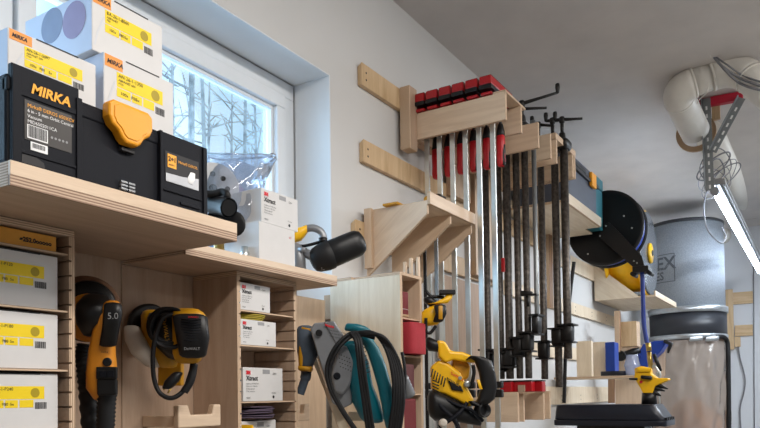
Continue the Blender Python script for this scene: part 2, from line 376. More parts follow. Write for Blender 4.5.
divider_unit('divider_unit', .60, .824, 1.18, 1.35, .95, 1.563, [1.519, 1.413, 1.304], 'slotted plywood divider unit at far left holding white and yellow cartons')
divider_unit('divider_unit', 1.278, 1.508, 1.2, 1.35, .95, 1.555, [1.463, 1.377, 1.2375], 'narrow slotted plywood divider unit holding small white 3M cartons')

# ---------------------------------------------------------------- cartons
def quad_plate(b, x0, x1, z0, z1, y, t=.0004): b.box(x0, x1, y-t, y, z0, z1, False)
def mirka_box(x, y, z, w, d, h, label, circles=False, txt=('BA9-26-1-8060', 'ABRANET 150', 'P180')):
    r = thing('abrasive_carton', (x+w/2, y+d/2, z), label, 'carton', 'white and yellow abrasive cartons')
    MB().box(x, x+w, y, y+d, z, z+h, False).build('carton_body', 'card', r, .0015)
    MB().box(x+w*.30, x+w*.78, y-.0006, y+.006, z+h-.0015, z+h+.0006, False).build('lid_tab', 'ink', r)
    b = MB(); quad_plate(b, x+.002, x+w*.25, z+h*.80, z+h*.985, y); b.build('brand_tag', 'orange', r)
    text('brand_lettering', 'MIRKA', (x+w*.035, y-.0006, z+h*.855), RX, UZ, h*.098, 'ink', r, shear=.25, bold=.0003)
    b = MB(); quad_plate(b, x+w*.17, x+w*.83, z+h*.55, z+h*.775, y)
    for a, e2 in ((.17,.36),(.38,.52),(.54,.70)): quad_plate(b, x+w*a, x+w*e2, z+h*.40, z+h*.535, y)
    b.build('yellow_band', 'yellow', r)
    MB().lathe((x+w*.72, y-.0003, z+h*.66), (0,-1,0), [(0,h*.085),(.0004,h*.085)], 20).build('band_circle', 'dyel', r)
    for k, (s_, zz, sz) in enumerate(((txt[0], .70, .058), (txt[1], .64, .038), (txt[2], .59, .034))):
        text('band_lettering', s_, (x+w*.19, y-.0006, z+h*zz), RX, UZ, h*sz*1.35, 'ink', r)
    text('band_lettering', '100x   P80', (x+w*.22, y-.0006, z+h*.44), RX, UZ, h*.07, 'ink', r); text('band_lettering', '5x', (x+w*.43, y-.0006, z+h*.44), RX, UZ, h*.07, 'ink', r)
    b = MB(); q = x+w*.72
    for k in range(13):
        wd = random.choice((.0006, .0012, .0018)); 
        if q+wd < x+w*.86: quad_plate(b, q, q+wd, z+h*.37, z+h*.49, y)
        q += wd+.0008
    b.build('barcode', 'ink', r)
    # pale grey sweep printed on the face
    b = MB(); P1 = [(x+w*.02, z+h*.1), (x+w*.06, z+h*.35), (x+w*.14, z+h*.62), (x+w*.155, z+h*.62), (x+w*.08, z+h*.32), (x+w*.045, z+h*.1)]
    b.prism([(a, y-.0003, c_) for a, c_ in P1], (0, .0003, 0)).build('printed_sweep', 'sweep', r)
    b = MB(); b.box(x-.0004, x, y+.001, y+d-.001, z+.001, z+h-.001, False).build('bluelit_side', 'cardbluelit', r)  # side sheet with the window's blue light mixed into its card colour
    if circles:
        for k, (yy, zz, rr, mm) in enumerate(((.58, .70, .30, 'circ1'), (.25, .62, .31, 'circ2'))):
            o = (x-.0004-.0003*k, y+d*yy, z+h*zz); MB().lathe(o, (-1,0,0), [(0,h*rr),(.0003,h*rr)], 40, False).build('printed_circle', mm, r)
        text('side_lettering', 'abranet', (x-.0008, y+d*.86, z+h*.12), (0,-1,0), UZ, h*.19, 'ink', r)
    return r
TZ = 1.745
mirka_box(.628, 1.065, TZ, .158, .19, .087, 'white and yellow abrasive carton standing on the left end of the black tool case', txt=('AN-26-1-5097','ABRANET 6IN','P120'))
mirka_box(.800, 1.062, TZ, .158, .19, .117, 'lower right white and yellow carton on the tool case, under the tilted top carton', txt=('AN-26-1-1350','ABRANET 6IN','P150'))
mirka_box(.786, 1.075, TZ+.118, .157, .20, .108, 'topmost white carton with blue circles on its side, stacked on another carton', True, txt=('BA-26-1-8060','ABRANET','P80'))
for (z, h, lb, tx) in ((1.4135, .098, 'upper white and yellow carton in the far left divider unit', 'P120'), (1.3045, .1005, 'middle white and yellow carton in the far left divider unit', 'P180'), (1.196, .1, 'lowest white and yellow carton in the far left divider unit', 'P240')):
    mirka_box(.637, 1.192, z, .160, .145, h, lb, txt=('AE-24-1-'+tx, 'MULTIFIT', tx))
board('thin_divider', (.608, .816, 1.184, 1.34, 1.1925, 1.196), ['plyp','edge'], [o for o in bpy.data.objects if o.name == 'divider_unit'][0], 0)
b_ = thing('orange_carton', (.70, 1.22, 1.52), 'flat orange carton marked 252.0 on the top divider at far left', 'carton')
MB().box(.62, .793, 1.19, 1.33, 1.5195, 1.548, False).build('carton_body', 'kraft', b_, .001)
text('handwriting', 'ø252.0ooooo', (.722, 1.1895, 1.529), RX, UZ, .011, 'ink', b_, bold=.0005)
def m3_box(x, y, z, w, d, h, label, tone='card', nm='small_carton', grp='small white 3M cartons', big=False):
    r = thing(nm, (x+w/2, y+d/2, z), label, 'carton', grp)
    MB().box(x, x+w, y, y+d, z, z+h, False).build('carton_body', tone, r, .001)
    text('brand_lettering', '3M', (x+w*.07, y-.0006, z+h*.80), RX, UZ, h*.14, 'red3', r, bold=.0011)
    text('product_lettering', 'Xtract', (x+w*.07, y-.0006, z+h*.62), RX, UZ, h*.19, 'ink', r, bold=.0005)
    for k, s_ in enumerate(('Cubitron II 775L Net', 'Disc 6 in / 150 mm', 'Disque abrasif', 'Disco abrasivo')):
        text('small_lettering', s_, (x+w*.07, y-.0006, z+h*(.50-k*.075)), RX, UZ, h*.062, 'ink', r)
    text('small_lettering', '220+', (x+w*.73, y-.0006, z+h*.80), RX, UZ, h*.085, 'ink', r); text('small_lettering', '50 discs', (x+w*.70, y-.0006, z+h*.22), RX, UZ, h*.06, 'ink', r)
    text('small_lettering', '46361', (x+w*.07, y-.0006, z+h*.08), RX, UZ, h*.075, 'ink', r)
    MB().lathe((x+w*.75, y-.0003, z+h*.12), (0,-1,0), [(0,h*.045),(.0004,h*.045)], 16).build('round_mark', 'ink', r)
    b = MB(); quad_plate(b, x+w*.48, x+w*.66, z+h*.82, z+h*.95, y); b.build('printed_panel', 'grey' if tone == 'card' else 'ink', r)
    return r
m3_box(1.293, 1.205, 1.4635, .112, .13, .067, 'white 3M carton on the top divider of the narrow slotted unit')
m3_box(1.293, 1.205, 1.3775, .134, .13, .063, 'white 3M carton on the second divider, under yellow discs')
m3_box(1.302, 1.205, 1.238, .150, .13, .084, 'largest white 3M carton with Xtract lettering in the narrow slotted unit')
b = MB()
for k in range(4): b.lathe((1.352+.004*k, 1.262, 1.4415+k*.0042), (random.uniform(-.03,.03),0,1), [(0,.058),(.0022,.058)], 28)
tag(b.build('sanding_discs', 'ydisc'), 'thin stack of yellow sanding discs on a white 3M carton', 'sanding discs')
b = MB()
for k in range(6): b.lathe((1.385+.004*math.sin(k*2), 1.272, 1.196+k*.0048), (random.uniform(-.03,.03),random.uniform(-.03,.03),1), [(0,.070),(.003,.071)], 28)
tag(b.build('sanding_discs', 'purp'), 'stack of purple-grey sanding discs below the largest 3M carton', 'sanding discs')
m3_box(1.312, 1.23, 1.10, .14, .11, .088, 'white 3M carton at the bottom of the narrow unit, below purple discs')
b = MB(); b.loft([(Vector((1.315,1.205,1.10+k*.02)), Vector((.02-.0012*k*k,0,0)), Vector((0,.02,0))) for k in range(5)]); tag(b.build('yellow_cover', 'dew'), 'rounded yellow plastic cap at the lower left of the narrow unit', 'cap')

# ---------------------------------------------------------------- black tool case
X0, X1, Y0, Y1, Z0 = .604, 1.006, 1.022, 1.318, ZT1+.0005
t = thing('tool_case', ((X0+X1)/2, (Y0+Y1)/2, Z0), 'black plastic tool case with an orange latch lying on the thick shelf', 'tool case')
b = MB().box(X0, X1, Y0+.006, Y1, Z0+.004, TZ-.002, False); b.build('case_body', 'case', t, .006)
b = MB(); b.box(X0+.004, X0+.118, Y0, Y0+.01, Z0+.002, TZ+.012, False); b.box(X0+.004, X0+.018, Y0-.0035, Y0, Z0+.002, TZ+.008, False); b.box(X0+.112, X0+.122, Y0-.0035, Y0+.01, Z0+.002, TZ-.004, False)
b.box(X0+.018, X0+.112, Y0-.002, Y0, Z0+.022, Z0+.027, False); b.box(X0+.018, X0+.112, Y0-.002, Y0, Z0+.110, Z0+.119, False)
b.build('front_rib', 'case', t, .002)
b = MB(); b.box(X1-.115, X1-.004, Y0, Y0+.01, Z0+.002, TZ-.004, False); b.box(X1-.118, X1-.112, Y0-.0035, Y0+.01, Z0+.002, TZ-.004, False); b.box(X1-.012, X1-.002, Y0-.004, Y0+.01, Z0+.002, TZ-.006, False)
b.box(X1-.11, X1-.014, Y0-.003, Y0, Z0+.030, Z0+.034, False); b.box(X1-.07, X1-.02, Y0-.003, Y0, Z0+.012, Z0+.018, False); b.build('front_rib', 'case', t, .002)
MB().box(X0, X1, Y0+.004, Y0+.02, TZ-.03, TZ-.008, False).build('lid_rim', 'case', t, .003)
MB().box(X0+.024, X0+.104, Y0-.001, Y0, Z0+.045, Z0+.106, False).build('case_label', 'blab', t)
lp = lambda u, v: (X0+u, Y0-.0016, Z0+v)
text('label_lettering', 'Mirka® DEROS 650XCV', lp(.028, .0955), RX, UZ, .0078, 'orangetxt', t)
for k, s_ in enumerate(('6 in - 5 mm Orbit Central', 'Vacuum', 'MID6502011CA')): text('label_lettering', s_, lp(.028, .0875-.0082*k), RX, UZ, .0074, 'whitep', t)
b = MB(); b.box(X0+.028, X0+.062, Y0-.0015, Y0-.001, Z0+.048, Z0+.069, False); pl = b.build('label_barcode', 'whitep', t)
b = MB(); q = X0+.030
while q < X0+.059: wd = random.choice((.0006,.001,.0016)); b.box(q, q+wd, Y0-.0019, Y0-.0015, Z0+.050, Z0+.068, False); q += wd+.0008
b.build('barcode_bars', 'ink', pl)
for k in range(5): MB().lathe((X0+.069+k*.0065, Y0-.001, Z0+.060), (0,-1,0), [(0,.002),(.0004,.002)], 12).build('label_icon', 'grey', t)
text('case_lettering', 'MIRKA', (X0+.034, Y0-.001, Z0+.1195), RX, UZ, .0215, 'orangetxt', t, shear=.2, bold=.0007, sx=1.05)
MB().box(X0+.034, X0+.062, Y0-.001, Y0, Z0+.031, Z0+.044, False).build('white_sticker', 'whitep', t)
b = MB(); q = X0+.037
while q < X0+.058: wd = random.choice((.0006,.0012)); b.box(q, q+wd, Y0-.0014, Y0-.001, Z0+.035, Z0+.042, False); q += wd+.0009
b.build('sticker_barcode', 'ink', t)
MB().prism([(X0+.02,Y0-.0005,Z0+.008),(X0+.058,Y0-.0005,Z0+.008),(X0+.056,Y0-.0005,Z0+.016),(X0+.044,Y0-.0005,Z0+.021),(X0+.02,Y0-.0005,Z0+.021)], (0,.004,0)).build('grip_recess', 'ink', t)
# latch
lx, lz = (X0+X1)/2+.010, TZ-.026
LP = [(-.046,.031),(-.036,.038),(.036,.038),(.046,.031),(.046,.008),(.040,-.004),(.027,-.013),(.020,-.024),(.012,-.030),(-.012,-.030),(-.020,-.024),(-.027,-.013),(-.040,-.004),(-.046,.008)]
lt = MB().prism([(lx+a, Y0-.016, lz+c_) for a, c_ in LP], (0,.022,0), False).build('latch', 'latch', t, .005, 3)
MB().prism([(lx+a*.8, Y0-.0175, lz+.002+c_*.8) for a, c_ in LP], (0,.003,0), False).build('latch_inset', 'latch', lt, .0015)
MB().box(lx-.012, lx+.016, Y0-.003, Y0+.006, lz-.040, lz-.034, False).build('latch_slot', 'ink', t, .001)
b = MB()
for k in range(2):
    for j in range(3): b.box(lx-.011+k*.016, lx+.003+k*.016, Y0-.0005, Y0+.008, Z0+.010+j*.006, Z0+.0145+j*.006, False)
b.build('vent_grid', 'silv', t, .001)
MB().box(X1-.105, X1-.022, Y0-.001, Y0, Z0+.048, Z0+.105, False).build('case_label', 'ink', t)
MB().prism([(X1-.104,Y0-.0014,Z0+.049),(X1-.023,Y0-.0014,Z0+.049),(X1-.023,Y0-.0014,Z0+.072),(X1-.062,Y0-.0014,Z0+.066),(X1-.104,Y0-.0014,Z0+.064)], (0,.0004,0)).build('label_picture', 'silv', t)
MB().box(X1-.100, X1-.079, Y0-.0016, Y0-.001, Z0+.076, Z0+.101, False).build('warranty_mark', 'orangetxt', t)
text('label_lettering', '2+1', (X1-.099, Y0-.002, Z0+.088), RX, UZ, .012, 'ink', t, bold=.0004); text('label_lettering', 'years', (X1-.098, Y0-.002, Z0+.080), RX, UZ, .0065, 'ink', t)
text('label_lettering', 'Mirka® DEROS', (X1-.075, Y0-.002, Z0+.089), RX, UZ, .0074, 'orangetxt', t)
b = MB(); b.loft([(Vector((X1-.044,Y0-.0016,Z0+.058)), Vector((.006,0,0)), Vector((0,.0008,0))),(Vector((X1-.042,Y0-.0016,Z0+.068)), Vector((.009,0,0)), Vector((0,.0008,0))),(Vector((X1-.038,Y0-.0016,Z0+.080)), Vector((.006,0,0)), Vector((0,.0008,0)))], 14); b.build('label_tool_print', 'whitep', t)

# ---------------------------------------------------------------- things on the thin shelf
ST = 1.5845
r = thing('tall_carton', (1.42, 1.26, ST), 'plain white upright carton on the thin shelf, under a 3M carton', 'carton')
MB().box(1.354, 1.497, 1.195, 1.33, ST, 1.692, False).build('carton_body', 'card', r, .0012)
text('pencil_mark', 'a1', (1.472, 1.1945, 1.667), RX, UZ, .011, 'red3', r)
m3_box(1.368, 1.199, 1.6935, .148, .10, .087, 'white 3M Xtract carton lying on the plain tall carton by the window', grp=None)
# plastic bag with abrasive discs
D = 1.86
bagt = thing('plastic_bag', tuple(Vector((1.30, 1.30, ST))), 'clear crumpled zip bag leaning at the window on the thin shelf', 'bag')
def sheet(rows, thick, seed):
    rd = random.Random(seed); b = MB(); rings = []
    for (px0, px1, py, dd) in rows:
        ring = []; n = 26
        for k in range(n):
            a = 2*math.pi*k/n; ct, sn = math.cos(a), math.sin(a)
            x = (px0+px1)/2+(px1-px0)/2*ct; wob = 1+.45*math.sin(5*a+py*.15)+rd.uniform(-.45,.45)
            ring.append(cp(x, py+rd.uniform(-1.5,1.5), D+dd+thick*sn*wob*.5))
        rings.append(ring)
    return b.rings(rings)
rows = [(203,276,154,.03),(203,277,158,.03),(204,274,164,.03),(203,271,172,.02),(204,266,180,.01),(203,264,190,0),(205,261,200,0),(205,260,210,0),(207,257,220,0),(209,255,230,0),(212,252,238,0),(214,249,243,0)]
sheet(rows, .075, 3).build('bag_film', 'poly', bagt)
b = MB().tube(smoothpath([cp(207,157,D), cp(225,160,D-.01), cp(250,158,D+.01), cp(275,157,D)]), .0022, 6).build('zip_seal', 'poly', bagt)
b = MB(); c0 = cp(213, 189, D); ax_ = (fw*-1+rt*.25-Vector((0,0,.05))).normalized()
b.lathe(c0, ax_, [(0,.064),(.004,.067),(.007,.067)], 40, False); dsc = b.build('backing_disc', 'card'); tag(dsc, 'round pale backing disc with holes inside the clear bag', 'disc')
b = MB()
uu = ax_.orthogonal().normalized(); vv = ax_.cross(uu)
for k in range(8):
    a = k*math.pi/4+.2; b.lathe(c0+ax_*.0068+(uu*math.cos(a)+vv*math.sin(a))*.037, ax_, [(0,.006),(.0012,.007)], 14)
b.lathe(c0+ax_*.0068, ax_, [(0,.011),(.0012,.011)], 16); b.build('disc_hole', 'iron', dsc)['kind'] = 'stuff'
b = MB(); b.lathe(cp(222,205,D+.035), (fw*-1+rt*.5).normalized(), [(0,.07),(.012,.072),(.016,.05)], 36); tag(b.build('backing_disc', 'circ2'), 'mauve disc behind the pale one inside the clear bag', 'disc')
b = MB(); o = az(246, 243, ST+.001); b.lathe((1.345,1.235,ST), UZ, [(0,.012),(.03,.012),(.033,.009),(.045,.009)], 18); tag(b.build('metal_fitting', 'steel'), 'small silver fitting standing beside the plain white carton', 'fitting')
b = MB(); b.lathe((1.265,1.245,ST), UZ, [(0,.018),(.02,.019),(.024,.013),(.05,.012)], 20); tag(b.build('brass_fitting', 'brass'), 'small brass-coloured fitting at the foot of the clear bag', 'fitting')
# black vacuum cuff beside the case
n = thing('vacuum_cuff', (1.15, 1.17, ST), 'black vacuum nozzle with an open round end beside the tool case', 'nozzle')
d = 1.60
b = MB(); b.loft([(cp(216,221,d+.03), rt*.018, up*.032), (cp(226,222,d+.03), rt*.022, up*.034), (cp(236,224,d+.02), rt*.02, up*.028)], 18, 2.2); b.build('cuff_body', 'rub', n)
b = MB(); b.tube([cp(212,205,d+.02), cp(222,206,d), cp(229,208,d-.02)], [.020,.021,.022], 20, False); b.tube([cp(229,208,d-.02), cp(222,206,d)], [.018,.017], 20); b.build('cuff_neck', 'blk', n)
b = MB(); b.tube(smoothpath([cp(205,194,d), cp(214,194,d), cp(222,192,d), cp(227,195,d-.01), cp(224,203,d), cp(212,209,d+.02)]), .0085, 12); b.build('hose_loop', 'rub', n)
# grinder with canister
g = thing('angle_grinder', (1.62, 1.22, ST), 'yellow angle grinder with long black dust canister on the thin shelf end', 'grinder')
d = 2.03
a0, a1 = cp(317, 260, d), cp(358, 243, d+.02); dv = (a1-a0).normalized(); pu = up-dv*up.dot(dv); pu.normalize(); pv = dv.cross(pu)
R_ = 14.6*d/F
b = MB(); b.loft([(a0+(a1-a0)*q, pu*R_*s_, pv*R_*s_) for q, s_ in ((0,.86),(.2,1.0),(.32,1.0))], 24, 2.3); b.build('canister_collar', 'rub', g)
b = MB(); b.loft([(a0+(a1-a0)*q, pu*R_*s_, pv*R_*s_) for q, s_ in ((.28,.94),(.6,.93),(.9,.92),(1.0,.88))], 24, 2.5); b.build('dust_canister', 'blk', g)
b = MB(); b.loft([(cp(293,236,d), up*.020, fw*.02), (cp(301,234,d), up*.019, fw*.02), (cp(306,230,d), up*.013, fw*.014)], 16); b.build('motor_housing', 'dew', g)
b = MB(); b.tube(smoothpath([cp(304,229,d), cp(313,228,d), cp(320,231,d), cp(323,236,d), cp(323,241,d)]), [.0105]*33, 12); b.build('air_hose', 'gunm', g)
b = MB(); b.tube([cp(323,238,d), cp(323,243,d)], .0125, 12); b.build('hose_clip', 'iron', g)
b = MB(); b.tube(smoothpath([cp(293,245,d), cp(303,246,d), cp(313,244,d), cp(322,241,d)]), .0045, 8); b.build('power_cord', 'rub', g)
b = MB(); b.loft([(cp(297,246,d), rt*.014, fw*.02), (cp(299,256,d), rt*.018, fw*.025), (cp(300,268,d), rt*.017, fw*.025)], 16); b.loft([(cp(302,252,d), up*.012, fw*.015), (cp(312,256,d), up*.016, fw*.018), (cp(322,262,d), up*.026, fw*.03)], 16); b.tube([cp(299,249,d-.02), cp(306,250,d-.03)], .007, 10); b.build('gear_head', 'gunm', g)

# ---------------------------------------------------------------- hanging tools in the cabinet bays
def hook(x, y, z, w, h, label, tdir=(0,.018,0)):
    P = [(0,0),(w,0),(w,h),(w*.72,h),(w*.72,h*.42),(w*.28,h*.42),(w*.28,h),(0,h)]
    return tag(MB().prism([(x+a, y, z+c_) for a, c_ in P], tdir).build('tool_hook', WD, None, .002), label, 'hook')
o = ay(179, 424, 1.24)
hk = thing('tool_cradle', (1.10, BY, 1.17), 'notched plywood cradle at the bottom of the bay beneath the black corded sander', 'cradle')
z0 = ay(190, 427, 1.22).z; xL, xR = ay(178.5, 420, 1.22).x, ay(221, 420, 1.22).x; hh = ay(190,405,1.22).z - z0
P = [(0,-.03),(1,-.03),(1,1),(.83,1),(.78,.55),(.28,.55),(.22,1),(0,1)]
MB().prism([(xL+(xR-xL)*a, 1.22, z0+hh*c_) for a, c_ in P], (0,.018,0)).build('cradle_front', WD, hk, .003)
board('cradle_arm', (xL+.01, xL+.028, 1.238, BY, z0, z0+hh*.5), WD, hk); board('cradle_arm', (xR-.028, xR-.01, 1.238, BY, z0, z0+hh*.5), WD, hk)
hk = thing('tool_cradle', (1.60, BY, 1.17), 'notched plywood hook under the small blue-black sander right of the narrow unit', 'cradle')
x0_, x1_ = ay(297.5,410,1.24).x, ay(310,410,1.24).x; za, zb = ay(303,421,1.24).z, ay(307,404,1.24).z
P = [(0,0),(1,0),(1,1),(.6,1),(.55,.45),(0,.45)]
MB().prism([(x0_+(x1_-x0_)*a, 1.24, za+(zb-za)*c_) for a, c_ in P], (0,.018,0)).build('cradle_front', WD, hk, .003)
board('cradle_arm', (x0_+.005, x0_+.02, 1.258, BY, za, za+.02), WD, hk)

# orange and black sander
d = 1.43; k_ = d/F
s = thing('orbital_sander', tuple(cp(95,428,d)), 'orange and black sander marked 5.0 hanging at the left bay', 'sander')
b = MB(); pa = (fw+rt*-.25+up*.1).normalized(); b.lathe(cp(86,309,d+.035), pa, [(0,27*k_),(.004,34*k_),(.012,34*k_),(.014,32*k_)], 40); b.build('sanding_pad', 'pad', s)
b = MB(); b.lathe(cp(88,318,d+.004), pa, [(0,20*k_),(.006,24*k_),(.024,25*k_)], 36); b.build('pad_shroud', 'org', s)
b = MB(); b.lathe(cp(88,307,d+.016), pa, [(0,17*k_),(.006,26*k_),(.014,27*k_)], 36); b.build('dust_brake', 'blk', s)
b = MB(); b.loft([(cp(96,298,d-.02), rt*12*k_, fw*.03), (cp(95,305,d-.036), rt*16.5*k_, fw*.034), (cp(95,314,d-.04), rt*18*k_, fw*.036), (cp(94,325,d-.034), rt*15.5*k_, fw*.03), (cp(93,333,d-.02), rt*10*k_, fw*.022)], 28, 2.2); b.build('motor_head', 'blk', s)
b = MB(); b.loft([(cp(112,304,d-.050), rt*7*k_, fw*.014), (cp(109,316,d-.050), rt*8.5*k_, fw*.018), (cp(104,332,d-.036), rt*10*k_, fw*.02), (cp(102,352,d-.02), rt*12*k_, fw*.024), (cp(102,372,d-.02), rt*14*k_, fw*.026), (cp(102,388,d-.018), rt*14*k_, fw*.026), (cp(103,396,d-.015), rt*10*k_, fw*.02)], 24, 2.8); bd = b.build('handle_body', 'org', s)
b = MB(); b.loft([(cp(113,305,d-.062), rt*8*k_, fw*.010), (cp(113,313,d-.066), rt*8.5*k_, fw*.012), (cp(111,328,d-.058), rt*8*k_, fw*.010), (cp(108,345,d-.048), rt*8*k_, fw*.008)], 20, 3); lv = b.build('paddle_lever', 'blk', s)
text('lever_lettering', '5.0', cp(107.3,319,d-.083), rt, up, .0175, 'grey', lv)
b = MB(); b.obox(cp(107,373,d-.047), rt, up, fw, 10*k_, 6*k_, .004); b.build('button_panel', 'blk', s, .002)
b = MB(); b.obox(cp(107.5,387,d-.043), rt, up, fw, 9.5*k_, 8*k_, .006); b.build('grip_panel', 'blk', s, .003)
b = MB(); b.obox(cp(102.5,374,d-.0525), rt, up, fw, 3.4*k_, 3.2*k_, .001); b.obox(cp(110.5,374,d-.0525), rt, up, fw, 3.4*k_, 3.2*k_, .001); b.build('speed_button', 'case', s, .0008)
b = MB(); b.lathe(cp(107.5,362,d-.044), -fw, [(0,.0088),(.003,.0085),(.0035,.007)], 20); b.build('power_button', 'blk', s)
text('brand_lettering', 'mirka', cp(101,353,d-.052), rt, up, .006, 'ink', s)
b = MB()
for q in range(5): b.obox(cp(89,364+q*4,d-.03), rt, up, fw, 2.6*k_, .9*k_, .004)
b.build('vent_slots', 'ink', s)
b = MB(); pr_ = []
y = 394
pts, rad = [], []
for q in range(22):
    pts.append(cp(107-.1*q, 393+q*2.1, d-.02)); rad.append((9.5 if q % 2 else 8.2)*k_ + (.001 if q < 3 else 0))
b.tube(pts, rad, 20); b.build('cord_boot', 'rub', s)
b = MB(); pts = smoothpath([cp(86,345,d+.034), cp(84,356,d+.03), cp(86,372,d+.025), cp(88,395,d+.02), cp(91,435,d+.02)], 14)
b.tube(pts, [(9.2 if (q//2) % 2 else 8.2)*k_ for q in range(len(pts))], 18); b.build('dust_hose', 'rub', s)

# black corded sander
d = 1.60; k_ = d/F
s = thing('orbital_sander', tuple(cp(180,395,d)), 'black and amber corded sander with a plug, hanging in the middle bay', 'sander')
pa = (-rt*.75+fw*.75+up*.05).normalized()
b = MB(); b.lathe(cp(151,326,d+.04), pa, [(0,20*k_),(.004,23*k_),(.014,23*k_)], 36); b.build('sanding_pad', 'blk', s)
b = MB(); b.loft([(cp(133,329,d-.01), rt*8*k_, fw*.02), (cp(137,341,d-.018), rt*10.5*k_, fw*.024), (cp(144,354,d-.018), rt*11*k_, fw*.026), (cp(152,365,d-.01), rt*7*k_, fw*.02)], 20, 3.2); b.build('dust_skirt', 'skirt', s)
b = MB(); b.loft([(cp(154,316,d+.01), rt*12*k_, fw*.03), (cp(157,333,d+.01), rt*15*k_, fw*.035), (cp(161,350,d+.01), rt*15*k_, fw*.035), (cp(166,363,d+.01), rt*11*k_, fw*.026)], 24, 2.4); b.build('lower_housing', 'dewd', s)
b = MB(); b.obox(cp(171,373,d+.035), rt, up, fw, 12*k_, 13*k_, .012); b.build('hanger_plate', 'dewd', s, .003)
b = MB(); b.loft([(cp(165,318,d-.008), rt*17*k_, fw*.03), (cp(169,331,d-.012), rt*19*k_, fw*.036), (cp(174,345,d-.012), rt*19*k_, fw*.036), (cp(178,354,d-.006), rt*14*k_, fw*.03)], 24, 2.4); b.build('motor_housing', 'blk', s)
b = MB(); b.loft([(cp(188,312,d-.05), rt*14*k_, fw*.018), (cp(189,315,d-.052), rt*15.5*k_, fw*.02), (cp(188,338,d-.045), rt*14*k_, fw*.02), (cp(188,354,d-.045), rt*14*k_, fw*.018), (cp(188,360,d-.044), rt*12*k_, fw*.016)], 24, 4); b.build('yellow_trim', 'dewd', s)
b = MB(); b.loft([(cp(190,317,d-.068), rt*16.5*k_, fw*.014), (cp(193,338,d-.070), rt*15.5*k_, fw*.016), (cp(193,355,d-.066), rt*12.5*k_, fw*.014)], 24, 3.6); gp = b.build('palm_grip', 'blk', s)
b = MB()
for q in range(9): b.tube([cp(181,319+q*2.6,d-.083), cp(191,320+q*2.6,d-.086), cp(201,319+q*2.6,d-.083)], .0012, 5)
b.build('grip_ribs', 'case', gp)
text('brand_lettering', 'DeWALT', cp(184,350,d-.0862), rt, up, .0085, 'grey', gp); text('brand_lettering', 'OW6421', cp(188,318,d-.084), rt, up, .006, 'red3', gp)
text('brand_lettering', 'DeWALT', cp(162,318,d-.052), -up+rt*.15, rt, .013, 'dewd', s)
b = MB(); rd = random.Random(4)
for q in range(4):
    cx_, cy_, rx, ry = 168+rd.uniform(-2,2), 327+rd.uniform(-2,2), 15+q*1.5, 15+q*1.5
    b.tube(smoothpath([cp(cx_+rx*math.cos(t_), cy_+ry*math.sin(t_), d-.045-.006*q) for t_ in [i*math.pi/5 for i in range(10)]], 4, True), .0048, 8, closed=True)
b.tube(smoothpath([cp(176,314,d-.06), cp(163,318,d-.07), cp(156,335,d-.07), cp(153,355,d-.065), cp(154,378,d-.06), cp(160,393,d-.06), cp(172,398,d-.06), cp(184,390,d-.05), cp(190,375,d-.045), cp(194,362,d-.04)], 8), .0052, 10)
b.build('power_cord', 'rub', s)
b = MB(); b.tube(smoothpath([cp(184,392,d-.05), cp(191,380,d-.045), cp(194,364,d-.04)]), .0085, 12); b.build('cord_sleeve', 'rub', s)
b = MB(); b.loft([(cp(177,374,d-.05), rt*5*k_, fw*.012), (cp(172,381,d-.052), rt*6.5*k_, fw*.014), (cp(168,387,d-.054), rt*5*k_, fw*.011)], 16, 3); b.build('plug', 'blk', s)
b = MB(); b.tube([cp(167,385,d-.055), cp(163.5,390,d-.06)], .0022, 8); b.tube([cp(171,388,d-.055), cp(168,393,d-.06)], .0022, 8); b.build('plug_prong', 'brass', s)

# small dusty sander right of the narrow unit
d = 2.0; k_ = d/F
s = thing('palm_sander', tuple(cp(305,385,d)), 'small dusty blue-black sander hanging between the narrow unit and the belt sander', 'sander')
b = MB(); b.loft([(cp(306,330,d), rt*9*k_, fw*.03), (cp(307,342,d), rt*11*k_, fw*.035), (cp(308,355,d), rt*10*k_, fw*.034), (cp(306,366,d), rt*7*k_, fw*.028)], 22, 3); b.build('motor_housing', 'dust', s)
b = MB(); b.loft([(cp(300,368,d-.005), up*3*k_, fw*.03), (cp(311,369,d-.005), up*3*k_, fw*.03)], 16); b.loft([(cp(301,352,d-.03), up*16*k_, rt*2.0*k_), (cp(300,352,d-.02), up*16*k_, rt*2*k_)], 16); b.build('amber_trim', 'dewd', s)
b = MB(); b.loft([(cp(303,329,d), up*2.5*k_, fw*.03), (cp(313,331,d), up*2.5*k_, fw*.03)], 16); b.build('top_cap', 'dewd', s)
b = MB(); b.tube(smoothpath([cp(306,366,d), cp(306,375,d), cp(303,385,d), cp(300,394,d)]), [.015]*12+[.012]*13, 14); b.build('dust_port', 'dust', s)
b = MB(); b.lathe(cp(317,335,d+.03), fw*-1+rt*.2, [(0,.016),(.02,.016),(.024,.010)], 18); b.build('knob', 'blk', s)

# third cabinet with sandpaper cells
XP = 1.852
c3 = thing('sandpaper_cabinet', (1.95, WY, .95), 'open-celled plywood cabinet with a glare-pale side holding red sandpaper', 'cabinet')
def p3(px, py): return ay(px, py, 1.10)
zt = 1.622
MB().box(1.862, 1.876, 1.10, BY+.012, .95, zt-.004).build('side_panel', ['plyw','edge'], c3, .0012)  # paler ply on this side paints in the window glare
b = MB(); b.box(1.861, 2.0, 1.0995, 1.20, zt-.004, zt+.005); b.box(1.861, 2.0, 1.28, BY+.012, zt-.004, zt+.005); b.box(1.876, 2.0, 1.2, 1.28, zt-.004, zt+.005); b.build('top_panel', ['plyw','edge'], c3)
XR = 2.0
MB().box(XR-.012, XR, 1.10, BY+.012, .95, zt-.004).build('side_panel', ['ply','edge'], c3, .0012)
board('back_panel', (1.876, XR-.012, BY, BY+.012, .95, zt-.004), WD, c3)
board('back_batten', (1.876, XR-.012, BY+.012, WY, 1.5, 1.58), WD, c3)
